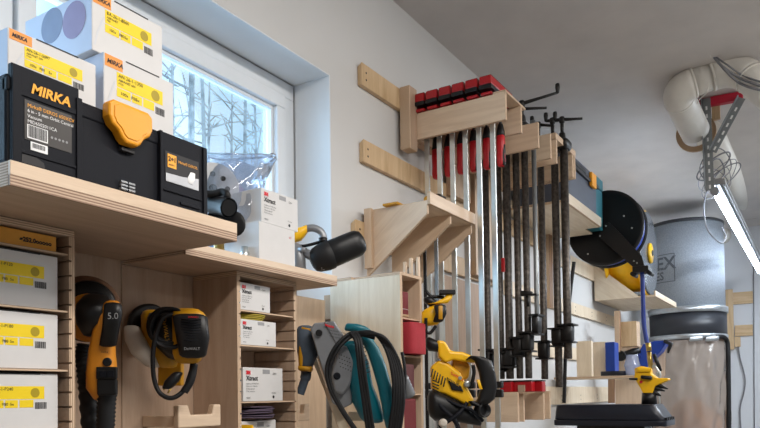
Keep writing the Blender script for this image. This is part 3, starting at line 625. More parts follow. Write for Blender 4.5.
for z in (1.483, 1.366, 1.247): board('cell_shelf', (1.876, XR-.012, 1.102, BY, z, z+.005), ['plyw','edge'], c3, 0)
def roll(x, y, z, rr, h, m, label):
    r = thing('sandpaper_roll', (x, y, z), label, 'sandpaper')
    b = MB(); b.lathe((x, y, z), UZ, [(0, rr), (h, rr)], 28); b.build('roll_paper', m, r, .0015)
    b = MB(); b.lathe((x, y, z+h), UZ, [(0, rr*.55), (.002, rr*.5)], 20); b.build('roll_core', 'cardb', r)
    return r
r = roll(1.922, 1.15, 1.4885, .038, .083, 'maroon', 'dusty maroon sandpaper roll in the top cell of the cabinet')
MB().lathe((1.922,1.15,1.492), UZ, [(0,.0385),(.008,.0385)], 28).build('paper_band', 'cardb', r); MB().lathe((1.922,1.15,1.515), (.03,.02,1), [(0,.0383),(.0012,.0383)], 28).build('white_line', 'card', r)
b = MB(); b.loft([(Vector((1.935,1.115,1.375+q)), Vector((.052,0,0)), Vector((0,.042,0))) for q in (0,.03,.06,.098)], 32, 5, False)
tag(b.build('sandpaper_stack', 'redp', None, .002), 'bright red sandpaper block sticking out of the second cell', 'sandpaper')
for x, w, lb in ((1.897, .03, 'left'), (1.945, .05, 'right')):
    pass
b = MB(); 
tag(MB().box(1.879, 1.960, 1.108, 1.30, 1.2525, 1.345, False).build('sandpaper_stack', 'brownp', None, .006), 'brownish sandpaper stack in the third cell of the cabinet', 'sandpaper')
tag(MB().box(1.880, 1.965, 1.106, 1.30, 1.13, 1.236, False).build('sandpaper_stack', 'maroon', None, .006), 'dark red sandpaper stack in the lowest visible cell', 'sandpaper')

for o in COL.objects:
    if o.parent is None and (o.name in ('sandpaper_cabinet',) or o.name.startswith(('sandpaper_roll', 'sandpaper_stack'))): o.location += Vector((.018, -.007, 0))
# belt sander on a sloping plywood cradle
d = 1.93; k_ = d/F
cr = thing('sander_cradle', tuple(cp(330,428,d+.1)), 'sloping plywood cradle holding the teal belt sander', 'cradle')
b = MB(); b.prism([cp(310,352,d+.09), cp(320,352,d+.09), cp(352,428,d+.09), cp(338,428,d+.09)], fw*.02); b.build('cradle_rail', ['ply','edge'], cr, .002)
b = MB(); b.prism([cp(311,357,d+.07), cp(315,353,d+.07), cp(327,388,d+.07), cp(322,385,d+.07)], fw*.02); b.build('rail_lip', ['plyw','edge'], cr, .002)
b = MB(); b.prism([cp(328,400,d+.05), cp(336,399,d+.05), cp(350,432,d+.05), cp(340,432,d+.05)], fw*.03); b.build('rail_block', ['plyw','edge'], cr, .002)
b = MB(); b.prism([cp(348,412,d+.06), cp(374,412,d+.06), cp(376,421,d+.06), cp(350,421,d+.06)], fw*.02); b.build('cross_rail', ['plyw','edge'], cr, .002)
s = thing('belt_sander', tuple(cp(355,420,d)), 'teal belt sander with grey metal side and coiled black cord, in a sloping cradle', 'belt sander')
DV = (cp(357,408,d)-cp(326,322,d)).normalized(); NV = (rt-DV*rt.dot(DV)).normalized()
b = MB(); b.prism([cp(310,329,d), cp(314,323,d), cp(334,321,d), cp(350,345,d), cp(354,372,d), cp(352,404,d), cp(342,409,d), cp(332,403,d)], fw*.07, False); b.build('metal_frame', 'gunm', s, .004, 3)
b = MB(); b.prism([cp(324,322,d-.004), cp(334,321.5,d-.004), cp(347,343,d-.004), cp(340,350,d-.004)], fw*.02, False); b.build('name_plate', 'silv', s, .0015)
text('brand_lettering', 'Makita', cp(325,326,d-.006), rt*1.0-up*.25, up, .0095, 'red3', s, bold=.0004)
for q in range(3): text('plate_lettering', 'MODEL 9404 BELT SANDER', cp(327.5+q*1.0,330+q*3.2,d-.006), rt*1.0-up*.22, up, .0042, 'ink', s)
b = MB(); b.prism([cp(338,347,d-.02), cp(346,345,d-.02), cp(355,362,d-.02), cp(350,385,d-.02), cp(343,395,d-.02), cp(334,392,d-.02), cp(331,375,d-.02)], fw*.03, False); dr = b.build('belt_cover', 'gunm', s, .007, 3)
b = MB()
for i in range(5):
    for j in range(4): b.lathe(cp(339+i*2.6+j*.5, 354+j*4.2+i*1.1, d-.0195), -fw, [(0,.0016),(.0012,.0016)], 8)
b.build('cover_holes', 'ink', dr)['kind'] = 'stuff'
b = MB(); b.lathe(cp(337,376,d-.019), -fw, [(0,.010),(.004,.0095),(.005,.006)], 20); b.build('cover_knob', 'case', dr)
b = MB(); b.lathe(cp(319,333,d-.004), -fw, [(0,.0095),(.006,.009)], 18); b.build('roller_knob', 'blk', s)
b = MB(); b.loft([(cp(352,345,d+.02), rt*9*k_, fw*.035), (cp(357,362,d+.02), rt*12*k_, fw*.04), (cp(361,385,d+.02), rt*12*k_, fw*.04), (cp(366,402,d+.02), rt*14*k_, fw*.035), (cp(372,418,d+.02), rt*12*k_, fw*.03)], 22, 3); b.build('motor_housing', 'teal', s)
b = MB(); b.loft([(cp(347,327,d-.01), up*3.8*k_+rt*.003, fw*.016), (cp(356,328,d-.012), up*4.2*k_+rt*.002, fw*.02), (cp(365,330,d-.01), up*4*k_, fw*.02), (cp(370,332,d-.008), up*2.6*k_, fw*.014)], 18, 3); b.build('front_grip', 'teal', s)
b = MB(); hp = [(359,331,4.5),(366,338,5.5),(373,350,6.5),(379,366,7),(384,384,7),(388,402,7),(390,418,6.5),(391,426,5.5)]
b.loft([(cp(x,y,d-.012), (rt*.95+up*.25)*w*k_, fw*.02) for x, y, w in hp], 18, 2.6); b.build('rear_handle', 'teal', s)
b = MB()
for q in range(8): b.tube([cp(356+q*.9,346+q*4,d-.036+.002), cp(364+q*.9,343.5+q*4,d-.030)], .0013, 5)
b.build('vent_slots', 'ink', s)
b = MB(); rd = random.Random(9)
for q in range(2):
    b.tube(smoothpath([cp(x+q*3, y+q*2, dd) for x, y, dd in ((372,336,d-.05),(352,333,d-.05),(336,346,d-.06),(327,366,d-.06),(329,386,d-.06),(340,408,d-.06),(356,432,d-.06))], 8), .0050, 8)
for q in range(5):
    o_ = 7+q*2.6
    b.tube(smoothpath([cp(354+q,333+q*.6,d-.045), cp(368+o_*.7,331+o_*.25,d-.06-.004*q), cp(380+o_*.75,346+o_*.2,d-.066), cp(386+o_*.9,372,d-.068+.003*q), cp(387+o_*.95,400,d-.066), cp(382+o_,434,d-.06)], 8), .0050, 8)
for q in range(3):
    b.tube(smoothpath([cp(350+q*3,333,d-.05), cp(356+q*2.4,342,d-.07), cp(359+q*2.6,368,d-.075-.003*q), cp(363+q*2.6,398,d-.072), cp(368+q*3,434,d-.06)], 8), .0050, 8)
b.tube(smoothpath([cp(402,352,d-.05), cp(405,372,d-.05), cp(404,396,d-.05), cp(399,434,d-.05)], 8), .0045, 8)
b.build('power_cord', 'rub', s)
b = MB(); pts = [cp(403+q*.6, 377+q*1.9, d-.03+q*.004) for q in range(10)]
b.tube([p+rt*.0 for p in pts], [(4.6+q*.22+(.6 if q % 2 else 0))*k_ for q in range(10)], 16); o = b.build('cord_plug', 'gunm', s)

# ---------------------------------------------------------------- triangular bracket shelf on cleats
bk = thing('bracket_shelf', (2.32, WY, 1.68), 'small plywood shelf on triangular side panels, hung on the wall left of the silver bars', 'shelf')
XG, YB, YF2 = 2.14, WY-.019, 1.133
def gusset(x, th): 
    P = [(YB, 1.912), (YF2, 1.912), (YF2, 1.866), (YB, 1.672)]
    return MB().prism([(x, y, z) for y, z in P], (th, 0, 0)).build('gusset', ['ply','edge'], bk, .0012)
gusset(XG, .012); gusset(XG+.175, .012); gusset(XG+.355, .012)
board('top_plate', (XG+.012, XG+.367, YF2+.001, YB, 1.898, 1.910), WD, bk)
board('front_strip', (XG-.001, XG+.368, YF2-.013, YF2, 1.897, 1.940), WD, bk)
board('hanging_rail', (XG+.012, XG+.355, YB-.018, YB, 1.80, 1.897), WD, bk)
for x in (XG-.016,): board('side_batten', (x, XG, YB-.030, YB, 1.70, 1.915), WD, bk)
tm = thing('tape_measure', (2.26, 1.2, 1.912), 'black and yellow tape measure lying on the triangular bracket shelf', 'tape measure')
b = MB(); b.loft([(Vector((2.22,1.16,1.932)), Vector((0,.03,0)), Vector((0,0,.020))), (Vector((2.29,1.16,1.932)), Vector((0,.03,0)), Vector((0,0,.020)))], 20, 4); b.build('tape_body', 'dewd', tm)
b = MB(); b.loft([(Vector((2.235,1.155,1.937)), Vector((0,.028,0)), Vector((0,0,.021))), (Vector((2.275,1.155,1.937)), Vector((0,.028,0)), Vector((0,0,.021)))], 20, 4); b.build('tape_cover', 'blk', tm)
tag(MB().box(2.12, 2.2, 1.24, 1.30, 1.912, 1.92, False).build('pencil_tray', 'dewd', None, .002), 'thin amber tool clip lying at the left rear of the bracket shelf', 'tool clip')

# tools hung below it
for i, (px, m_, w, lb) in enumerate(((425.5,'iron',.010,'left dark steel bar hanging under the bracket shelf'),(437,'galv',.012,'right grey steel bar hanging under the bracket shelf'))):
    x = ax(px, 300, 2.33); b = MB().box(x.x-.003, x.x+.003, x.y-w/1.6, x.y+w/1.6, .95, 1.905, False)
    tag(b.build('steel_bar', m_, None, .001), lb, 'steel bar')
for i, (px, top) in enumerate(((405,262),(411,258),(418,257))):
    x = ax(px, top, 2.12); b = MB(); b.lathe((x.x, x.y, 0), UZ, [(0,.007),(x.z-.005,.007),(x.z,.005)], 12)
    tag(b.build('wooden_dowel', 'ply'), ('left','middle','right')[i]+' of three short pale rods standing behind the open-celled cabinet', 'rod')

# yellow tool at top right of the cells
d = 2.32; k_ = d/F
s = thing('jigsaw', tuple(cp(436,330,d)), 'yellow and black cordless tool poking out right of the open-celled cabinet', 'power tool')
b = MB(); b.loft([(cp(424,318,d), up*8*k_, fw*.03), (cp(431,316,d), up*10*k_, fw*.034), (cp(437,314,d), up*11*k_, fw*.03)], 20, 3); b.build('motor_housing', 'dew', s)
b = MB(); b.loft([(cp(433,304,d-.012), rt*5*k_, fw*.02), (cp(441,303,d-.012), rt*7*k_, fw*.022), (cp(448,298,d-.01), rt*4*k_, fw*.014), (cp(450,294,d-.01), rt*3*k_, fw*.01)], 18, 3); b.build('yellow_neck', 'dew', s)
b = MB(); b.loft([(cp(440,306,d-.045), rt*6*k_, fw*.01), (cp(441,314,d-.048), rt*5.5*k_, fw*.012), (cp(438,321,d-.045), rt*5*k_, fw*.01)], 18, 3.5); b.build('black_side', 'blk', s)
b = MB(); b.loft([(cp(440.5,306,d-.064), rt*2*k_, fw*.002), (cp(440.5,319,d-.064), rt*2*k_, fw*.002)], 12, 4); b.build('side_badge', 'dewd', s)
b = MB(); b.obox(cp(447,292.5,d-.01), rt, up, fw, 8*k_, 2.3*k_, .02); b.build('base_shoe', 'iron', s, .003)
b = MB(); b.loft([(cp(425,300,d), up*3*k_, fw*.02), (cp(431,302,d), up*6*k_, fw*.024), (cp(436,304,d), up*3*k_, fw*.02)], 16); b.tube(smoothpath([cp(426,291,d), cp(431,296,d), cp(440,297,d), cp(444,298,d)]), .006, 8); b.build('rear_grip', 'blk', s)
b = MB(); b.tube(smoothpath([cp(426,318,d-.03), cp(426,330,d-.03), cp(430,333,d-.03), cp(436,326,d-.03)]), .0055, 8); b.build('trigger_guard', 'blk', s)

# yellow saw
d = 2.34; k_ = d/F
s = thing('cordless_saw', tuple(cp(450,410,d)), 'large yellow and black saw with a black loop handle, right of the open-celled cabinet', 'saw')
def traced(pts, depth, th, name, m_, par, bev=.006, seg=3): return MB().prism([cp(x, y, depth) for x, y in pts], fw*th, False).build(name, m_, par, bev, seg)
traced([(432,339),(440,340),(446,350),(458,351),(470,356),(472,362),(460,361),(449,359),(440,362),(434,356)], d-.03, .05, 'upper_arm', 'dew', s, .008)
b = MB(); b.loft([(cp(424,343,d), up*7*k_, fw*.03), (cp(431,345,d), up*6*k_, fw*.028), (cp(438,347,d), up*6*k_, fw*.026)], 18); b.build('motor_cap', 'blk', s)
traced([(426,366),(434,359),(442,361),(456,372),(462,385),(470,400),(466,407),(452,399),(440,393),(427,390)], d-.02, .06, 'main_housing', 'dew', s, .010)
traced([(448,357),(458,358),(466,364),(464,378),(456,380),(447,372)], d, .05, 'gear_housing', 'dewd', s, .010)
b = MB(); hp = [(464,357,4),(471,356,7.5),(478,360,8.5),(482,372,8),(484,385,8),(481,398,8.5),(474,405,7),(468,401,4)]
b.loft([(cp(x,y,d-.03), ((rt if i not in (0,) else rt*.6+up*.6))*w*k_, fw*.022) for i, (x, y, w) in enumerate(hp)], 20, 2.8); hd = b.build('loop_handle', 'blk', s)
b = MB(); b.loft([(cp(473,379,d-.054), rt*1.6*k_, fw*.002), (cp(476,388,d-.056), rt*1.6*k_, fw*.002)], 10, 3); b.build('handle_badge', 'dew', hd)
b = MB(); b.lathe(cp(475,409,d-.02), -fw+rt*.5, [(0,.024),(.02,.024),(.03,.023),(.03,.019),(.012,.017)], 24); b.build('dust_port', 'blk', s)
b = MB()
for q in range(6): b.tube([cp(428+q*2.5,368+q*1.8,d-.035), cp(426+q*2.5,376+q*2,d-.035)], .0022, 6)
for q in range(4): b.tube([cp(427.5,379+q*3,d-.035), cp(434,382+q*3,d-.035)], .0022, 6)
b.build('vent_slots', 'ink', s)
traced([(442,376),(456,385),(459,391),(447,389)], d-.028, .01, 'side_plate', 'blk', s, .003)
text('brand_lettering', 'DeWALT', cp(443,379,d-.0295), rt-up*.62, up, .011, 'dew', s)
text('brand_lettering', 'DeWALT', cp(446,373,d-.0225), rt-up*.62, up, .012, 'red3', s, bold=.0003)
b = MB(); b.lathe(cp(462,383,d-.02), -fw, [(0,.012),(.012,.011),(.014,.006)], 18); b.lathe(cp(455,377,d-.03), -fw, [(0,.006),(.01,.006)], 12); b.build('metal_bolt', 'steel', s)
b = MB(); b.tube(smoothpath([cp(468,364,d-.04), cp(469,372,d-.04), cp(467,382,d-.04)]), .006, 10); b.build('trigger', 'blk', s)
rd = random.Random(2)
b = MB()
b.loft([(cp(430,404,d), up*16*k_, fw*.05), (cp(446,408,d+.01), up*12*k_, fw*.05), (cp(462,414,d+.01), up*9*k_, fw*.04), (cp(474,420,d+.01), up*5*k_, fw*.03)], 20, 2.6); b.build('blade_guard', 'blk', s)
b = MB()
b.tube(smoothpath([cp(428,396,d-.03), cp(438,408,d-.045), cp(450,420,d-.045), cp(456,436,d-.04)]), .008, 10)
b.tube(smoothpath([cp(440,398,d-.03), cp(452,404,d-.04), cp(466,409,d-.04), cp(478,420,d-.03)]), .006, 10)
b.tube(smoothpath([cp(462,402,d-.03), cp(452,414,d-.05), cp(434,426,d-.05)]), .007, 10)
b.build('guard_ribs', 'case', s)
b = MB(); b.lathe(cp(438,422,d-.06), -fw, [(0,.014),(.006,.013),(.008,.006)], 20); b.build('guard_bolt', 'skirt', s)
s.location += rt*.016-up*.003

# ---------------------------------------------------------------- clamp racks
RF = .965                                    # how far the racks stand out (y of their free ends)
def rack(name, label, xs, z0, z1, yf=RF, mount=None, top=None, cap=None):
    r = thing(name, (sum(xs)/len(xs), WY, z0), label, 'clamp rack')
    for x in xs: board('arm_board', (x, x+.014, yf, 1.35, z0, z1), ['ply','edge'], r)
    if mount: board('mount_board', mount, ['plyp','edge'], r, .002)
    return r
rA = rack('clamp_rack', 'pale plywood rack carrying the row of red parallel clamps', (2.448, 2.605), 2.253, 2.357, mount=(2.392, 2.45, 1.335, WY-.019, 2.205, 2.452))
board('cross_board', (2.462, 2.605, 1.33, 1.35, 2.253, 2.357), WD, rA); board('mount_board', (2.45, 2.64, 1.352, WY-.019, 2.253, 2.44), WD, rA)
board('end_plate', (2.450, 2.66, RF, RF+.05, 2.358, 2.366), WD, rA)
rB = rack('clamp_rack', 'middle plywood rack with two overlapping boards behind the red clamps', (2.80, 2.955), 2.25, 2.357); board('mount_board', (2.79, 2.98, 1.352, WY-.019, 2.12, 2.44), WD, rB)
rC = rack('clamp_rack', 'rightmost plywood clamp rack with a lid board and open box end', (3.035, 3.27, 3.305), 2.25, 2.357); board('mount_board', (3.03, 3.33, 1.352, WY-.019, 1.80, 2.44), WD, rC)
board('lid_board', (3.03, 3.325, RF, RF+.035, 2.358, 2.385), WD, rC); board('lid_board', (3.03, 3.06, RF+.035, 1.35, 2.358, 2.372), WD, rC)
A, B_ = ay(439,260,1.372), ay(482,260,1.372)
sp = tag(MB().box(A.x, B_.x, 1.362, WY-.02, 0, A.z-.06).build('tall_board', ['plyp','edge'], None, .001), 'tall brownish plywood board on the wall behind the silver clamp bars', 'board')
# red parallel clamps
def parallel_clamp():
    r = thing('parallel_clamp', (0,0,0), 'x', 'clamp', 'red parallel clamps hanging on the top rack')
    MB().box(-.0045, .0045, -.010, .010, -1.30, .070, False).build('bar', 'steel', r, .001)
    b = MB().box(-.066, .15, -.0235, .0235, .038, .070, False); b.build('fixed_jaw', 'jaw', r, .003)
    MB().box(-.068, .152, -.025, .025, .022, .0375, False).build('jaw_pad', 'blk', r, .002)
    MB().box(-.060, .150, -.022, .022, .0702, .073, False).build('jaw_cap', 'blk', r, .001)
    MB().box(-.060, .148, -.0215, .0215, .001, .012, False).build('sliding_jaw', 'jaw', r, .003)
    b = MB(); b.lathe((.078,0,-.115), UZ, [(0,.006),(.115,.006)], 10); b.build('spindle', 'iron', r)
    b = MB(); b.loft([(Vector((.078,0,z)), Vector((w,0,0)), Vector((0,w,0))) for z, w in ((-.226,.0145),(-.21,.0165),(-.18,.0155),(-.14,.0165),(-.115,.0155))], 18, 2.6); h = b.build('handle', 'hred', r)
    b = MB(); b.loft([(Vector((.078,0,z)), Vector((w,0,0)), Vector((0,w,0))) for z, w in ((-.110,.0155),(-.095,.0145),(-.07,.010))], 16); b.build('handle_collar', 'blk', h)
    b = MB(); b.loft([(Vector((.076,-.0065,z)), Vector((w,0,0)), Vector((0,.0125,0))) for z, w in ((-.226,.010),(-.20,.0115),(-.165,.009),(-.150,.006))], 16); b.build('grip_inlay', 'blk', h)
    text('brand_lettering', 'BESSEY', (.0735,-.0196,-.219), UZ, (-1,0,0), .011, 'hred', h, bold=.0003)
    b = MB(); b.box(-.012, .012, -.022, .022, -1.125, -1.095, False).box(-.012, .012, -.022, .022, -1.09, -1.065, False); b.build('end_stop', 'blk', r, .004)
    return r
pc = parallel_clamp()
nm = ['leftmost', 'second from left', 'third from left', 'fourth from left', 'fifth from left', 'rightmost, nearest']
for i, px in enumerate((427.5, 440, 453, 466, 479.6, 493.6)):
    o = pc if i == 0 else copy_tree(pc)
    o.location = (2.50, ax(px, 180, 2.50).y, 2.3585)
    o['label'] = 'red parallel clamp with silver bar, %s of six on the pale rack' % nm[i]
# black pipe clamps
def pipe_clamp(px, x, r_, zb, zj, arm, label, m_='pipe', py=300, hh=.07, al=.075, head=True):
    P = ax(px, py, x); y = P.y
    r = thing('pipe_clamp', (x, y, zb), label, 'clamp', 'black pipe clamps hanging on the racks'); r_ *= 1.16
    b = MB(); b.lathe((x, y, zb), UZ, [(0,r_*.9),(.004,r_),(2.40-zb,r_)], 18); b.build('pipe', m_, r)
    if head:
        b = MB(); b.loft([(Vector((x,y,2.362)), Vector((.045,0,0)), Vector((0,r_*1.5,0))), (Vector((x,y,2.385)), Vector((.045,0,0)), Vector((0,r_*1.6,0)))], 18, 5); b.loft([(Vector((x-.02,y,2.38)), Vector((.016,0,0)), Vector((0,.016,0))), (Vector((x-.02,y,2.42)), Vector((.013,0,0)), Vector((0,.013,0)))], 16, 3); b.build('head_casting', 'iron', r)
        b = MB(); b.lathe((x-.02,y,2.41), UZ, [(0,.008),(hh,.008)], 12); b.build('screw', 'iron', r)
        a = Vector(arm).normalized(); c_ = Vector((x-.02, y, 2.41+hh)); b = MB()
        b.tube([c_-a*.03, c_, c_+a*al*.5, c_+a*al], [.006,.0085,.006,.0055], 10); b.loft([(c_-UZ*.012, Vector((.012,0,0)), Vector((0,.012,0))), (c_+UZ*.008, Vector((.012,0,0)), Vector((0,.012,0)))], 12)
        cr_ = b.build('crank_arm', 'iron', r)
        b = MB(); e_ = c_+a*al if arm[2] >= 0 else c_-a*.03
        b.loft([(e_, Vector((.007,0,0)), Vector((0,.007,0))), (e_+UZ*.022, Vector((.010,0,0)), Vector((0,.010,0))), (e_+UZ*.034, Vector((.009,0,0)), Vector((0,.009,0)))], 12, 2.2); b.build('crank_knob', 'iron', cr_)
    b = MB()
    if zj:
        b.loft([(Vector((x-.005,y,zj-.03)), Vector((.03,0,0)), Vector((0,r_*1.45,0))), (Vector((x-.005,y,zj+.03)), Vector((.032,0,0)), Vector((0,r_*1.5,0)))], 16, 5)
        b.box(x-.045, x+.04, y-r_*2.1, y+r_*2.1, zj+.034, zj+.041, False); b.box(x-.04, x+.035, y-r_*1.9, y+r_*1.9, zj-.044, zj-.037, False)
        b.build('sliding_jaw', 'iron', r)
    else: b.b.free()
    return r
X2, X3 = 2.885, 3.18
pipe_clamp(487.5, X2, .0125, 1.31, 1.40, (.2,-1,0), 'leftmost black pipe clamp, beside the rightmost silver bar', hh=.05)
pipe_clamp(500, X2, .0130, 1.31, 1.385, (.6,-.5,.1), 'dark pipe clamp left of the thick reddish pipe pair, second of the black pipes', hh=.04)
pipe_clamp(508.7, X2, .0145, 1.31, 1.40, (.5,-1,.0), 'thick dark reddish-brown pipe clamp, third of the black pipes', hh=.05)
pipe_clamp(518.5, X2, .0125, 1.31, 1.445, (.3,-1,-.08), 'speckled pipe clamp, fourth of the black pipes', hh=.05, al=.14)
pipe_clamp(527.4, X2, .0125, 1.31, 1.465, (0.2,-1,.16), 'black pipe clamp with a long tee handle, fifth of the black pipes', hh=.065, al=.15)
pipe_clamp(536.7, X2, .0085, 1.50, 1.535, (.5,-1,0), 'thin greyish pipe clamp, narrowest of the row', 'galv', hh=.06, head=False)
pipe_clamp(543.3, X3, .0135, 1.31, 1.445, (.1,-1,-.25), 'black pipe clamp just right of the thin greyish one', hh=.075, al=.07)
pipe_clamp(557.5, X3, .0145, 1.272, 1.50, (.1,-1,-.12), 'black pipe clamp hanging in front of the white wall, second from the right', hh=.08, al=.09)
pipe_clamp(567, X3, .0155, 1.40, 1.515, (.2,-1,-.1), 'rightmost thick black pipe clamp with the shorter bottom end', hh=.075, al=.09)
p = ax(527, 296, 2.84); b = MB().loft([(p+Vector((0,.02,.012)), Vector((.014,0,0)), Vector((0,0,.012))), (p+Vector((0,-.02,.010)), Vector((.012,0,0)), Vector((0,0,.008)))], 12, 4); b.box(p.x-.01, p.x+.02, p.y-.045, p.y-.01, p.z, p.z+.006, False); b.tube([p+Vector((0,0,0)), p+Vector((0,-.005,-.045))], .006, 8)
tag(b.build('clamp_trigger', 'iron'), 'small black trigger clip half way up the dark pipes', 'clip')
p = ax(503, 265, 2.85); tag(MB().box(p.x-.006, p.x+.006, p.y-.008, p.y+.006, p.z-.03, p.z+.03, False).build('red_clip', 'jaw', None, .002), 'small red clip between the dark pipes', 'clip')

# lower rack and the red blocks on it
lr = thing('clamp_rack', (3.0, WY, 1.13), 'low box-ended plywood rack under the pipe clamps beside the black machine', 'clamp rack')
board('arm_board', (2.80, 2.818, 1.075, WY-.019, 1.128, 1.252), WD, lr); board('arm_board', (2.86, 2.874, 1.072, WY-.019, 1.128, 1.246), WD, lr)
board('arm_board', (3.075, 3.093, 1.06, WY-.019, 1.128, 1.246), WD, lr); board('arm_board', (3.13, 3.146, 1.05, WY-.019, 1.13, 1.256), WD, lr)
board('lid_board', (2.83, 3.10, 1.055, 1.085, 1.2525, 1.282), ['edgeb','edgeb'], lr); board('back_board', (2.875, 3.074, 1.2, 1.21, 1.13, 1.245), ['plyp','edge'], lr)
for i, (a, b_, x, lb) in enumerate(((484, 513, 2.83, 'left red block on the low plywood rack, nearest the saw'), (513, 533, 2.85, 'middle red block on the low plywood rack'), (533, 543.5, 2.9, 'short right red block with a black edge on the low rack'))):
    ya, yb = ax(a+.3, 384, x).y, ax(b_-.3, 384, x).y
    r = thing('red_jaw_block', (x, (ya+yb)/2, 1.2535), lb, 'clamp jaw')
    MB().box(x-.012, x+.03, yb, ya, 1.2535, 1.296, False).build('jaw_body', 'jaw', r, .003); 
    MB().box(x-.014, x+.034, yb, ya, 1.2962, 1.302, False).build('jaw_pad', 'blk', r, .001)

# ---------------------------------------------------------------- upper shelf with cases, hose reel
us = thing('high_shelf', (3.8, WY, 2.18), 'deep pale plywood shelf high on the wall beside the hose reel, carrying a grey case', 'shelf')
board('shelf_board', (3.45, 4.10, 1.066, WY-.001, 2.187, 2.200), ['plyw','edge'], us); board('front_lip', (3.45, 4.10, 1.052, 1.066, 2.187, 2.240), ['plyw','edge'], us)
board('back_rail', (3.45, 4.08, WY-.035, WY-.019, 2.20, 2.26), ['plyw','edge'], us)
cs = thing('stacking_case', (3.85, 1.22, 2.2005), 'dark grey stacking tool case with an orange latch on the high shelf', 'tool case')
MB().box(3.52, 4.09, 1.075, 1.34, 2.201, 2.42, False).build('case_body', 'sysg', cs, .006)
MB().box(3.515, 4.095, 1.07, 1.345, 2.4205, 2.475, False).build('case_lid', 'sysg', cs, .008)
MB().box(3.52, 4.10, 1.06, 1.075, 2.405, 2.425, False).build('lid_seam', 'blk', cs, .002)
q = ay(597, 168, 1.06); MB().box(3.93, 4.02, 1.052, 1.0695, 2.385, 2.462, False).build('latch', 'latch', cs, .004)
MB().box(3.60, 3.85, 1.062, 1.0695, 2.43, 2.452, False).build('carry_handle', 'blk', cs, .003)
tl_ = thing('case_ledge', (4.2, WY, 2.19), 'small plywood ledge behind the black reel under the teal case', 'shelf'); board('ledge_board', (4.11, 4.27, 1.15, WY, 2.19, 2.20), ['plyw','edge'], tl_)
cs = thing('stacking_case', (4.19, 1.2, 2.2005), 'teal stacking case between the grey case and the black hose reel', 'tool case')
MB().box(4.115, 4.265, 1.085, 1.33, 2.201, 2.43, False).build('case_body', 'tarp', cs, .006); MB().box(4.112, 4.268, 1.08, 1.335, 2.4305, 2.497, False).build('case_lid', 'tarp', cs, .008)
# black hose reel, axis along the wall
hx = 4.33; C0 = ax(605, 228, hx); RR = .226
hr = thing('hose_reel', tuple(C0), 'big black hose reel with swing arm and blue hose beside the high shelf', 'hose reel')
b = MB(); b.lathe(C0, (1,0,0), [(0,.03),(.002,RR*.86),(-.004,RR*.9),(-.006,RR*.985),(.0,RR),(.010,RR),(.014,RR*.97)], 64, True); b.build('side_disc', 'blk', hr)
b = MB(); b.lathe(C0+Vector((.10,0,0)), (1,0,0), [(0,RR*.95),(.004,RR),(.012,RR)], 64); b.build('side_disc', 'blk', hr)
b = MB(); b.lathe(C0+Vector((.015,0,0)), (1,0,0), [(0,RR*.7),(.085,RR*.7)], 48); b.build('reel_drum', 'iron', hr)
b = MB()
for k in range(4): b.tube([C0+Vector((.025+.02*k, RR*.90*math.cos(a), RR*.90*math.sin(a))) for a in [i*math.pi/24 for i in range(48)]], .0105, 8, closed=True)
b.build('wound_hose', 'purpd', hr)
b = MB(); q0 = ax(610, 226, hx-.03); 
pts = [ax(606,228,hx-.05), ax(618,214,hx-.05), ax(646,258,hx-.05), ax(642,266,hx-.05), ax(600,240,hx-.05), ax(602,232,hx-.05)]
b.prism([ax(600,227,hx-.03), ax(609,222,hx-.03), ax(642,256,hx-.03), ax(645,268,hx-.03), ax(634,268,hx-.03), ax(599,237,hx-.03)], (.008,0,0), False); am = b.build('swing_arm', 'iron', hr, .002)
b = MB()
for (x, y) in ((600,228),(606,226),(600,236),(634,261),(637,263),(624,216),(588,254),(594,206),(632,228)): b.lathe(ax(x, y, hx-.031 if x in (600,606,634,637) else hx-.006), (-1,0,0), [(0,.0052),(.004,.005)], 10)
b.build('bolt', 'steel', hr)['kind'] = 'stuff'
b = MB(); g0 = ax(641, 270, hx-.04); b.box(g0.x-.02, g0.x+.09, g0.y-.045, g0.y+.045, g0.z-.012, g0.z+.022, False); b.build('hose_guide', 'iron', hr, .004)
for dy in (-.045, .045): MB().tube([g0+Vector((-.025,dy,-.02)), g0+Vector((.09,dy,-.02))], .012, 12).build('guide_roller', 'blk', hr)
hp0 = g0+Vector((.02,0,0)); fitp = ax(646, 352, hx-.03)
b = MB(); b.tube(smoothpath([hp0+Vector((.03,.03,.06)), hp0, ax(643,300,hx-.02), ax(644,325,hx-.02), ax(649,352,hx-.02)], 8), .0125, 12); b.build('hanging_hose', 'bluehose', hr)
bg = thing('air_gun', tuple(ax(655,395,hx-.02)), 'silver and black air blow gun hanging from the blue hose', 'air gun')
b = MB(); b.tube([ax(649,352,hx-.02), ax(650,360,hx-.02), ax(651,370,hx-.02)], [.013,.016,.012], 12); b.tube([ax(648,343,hx-.03), ax(649,351,hx-.03)], .015, 12); b.build('hose_coupling', 'brass', bg)
b = MB(); b.tube(smoothpath([ax(651,368,hx-.02), ax(655,366,hx-.02), ax(660,374,hx-.02), ax(657,381,hx-.02), ax(651,376,hx-.02)]), .008, 10); b.tube([ax(657,372,hx-.02), ax(659,388,hx-.02), ax(660,404,hx-.02)], [.008,.006,.004], 10); b.build('gun_body', 'steel', bg)
b = MB(); b.tube([ax(654,354,hx-.02), ax(657,362,hx-.02), ax(661,371,hx-.02)], [.01,.012,.008], 10); b.build('trigger_lever', 'blk', bg)

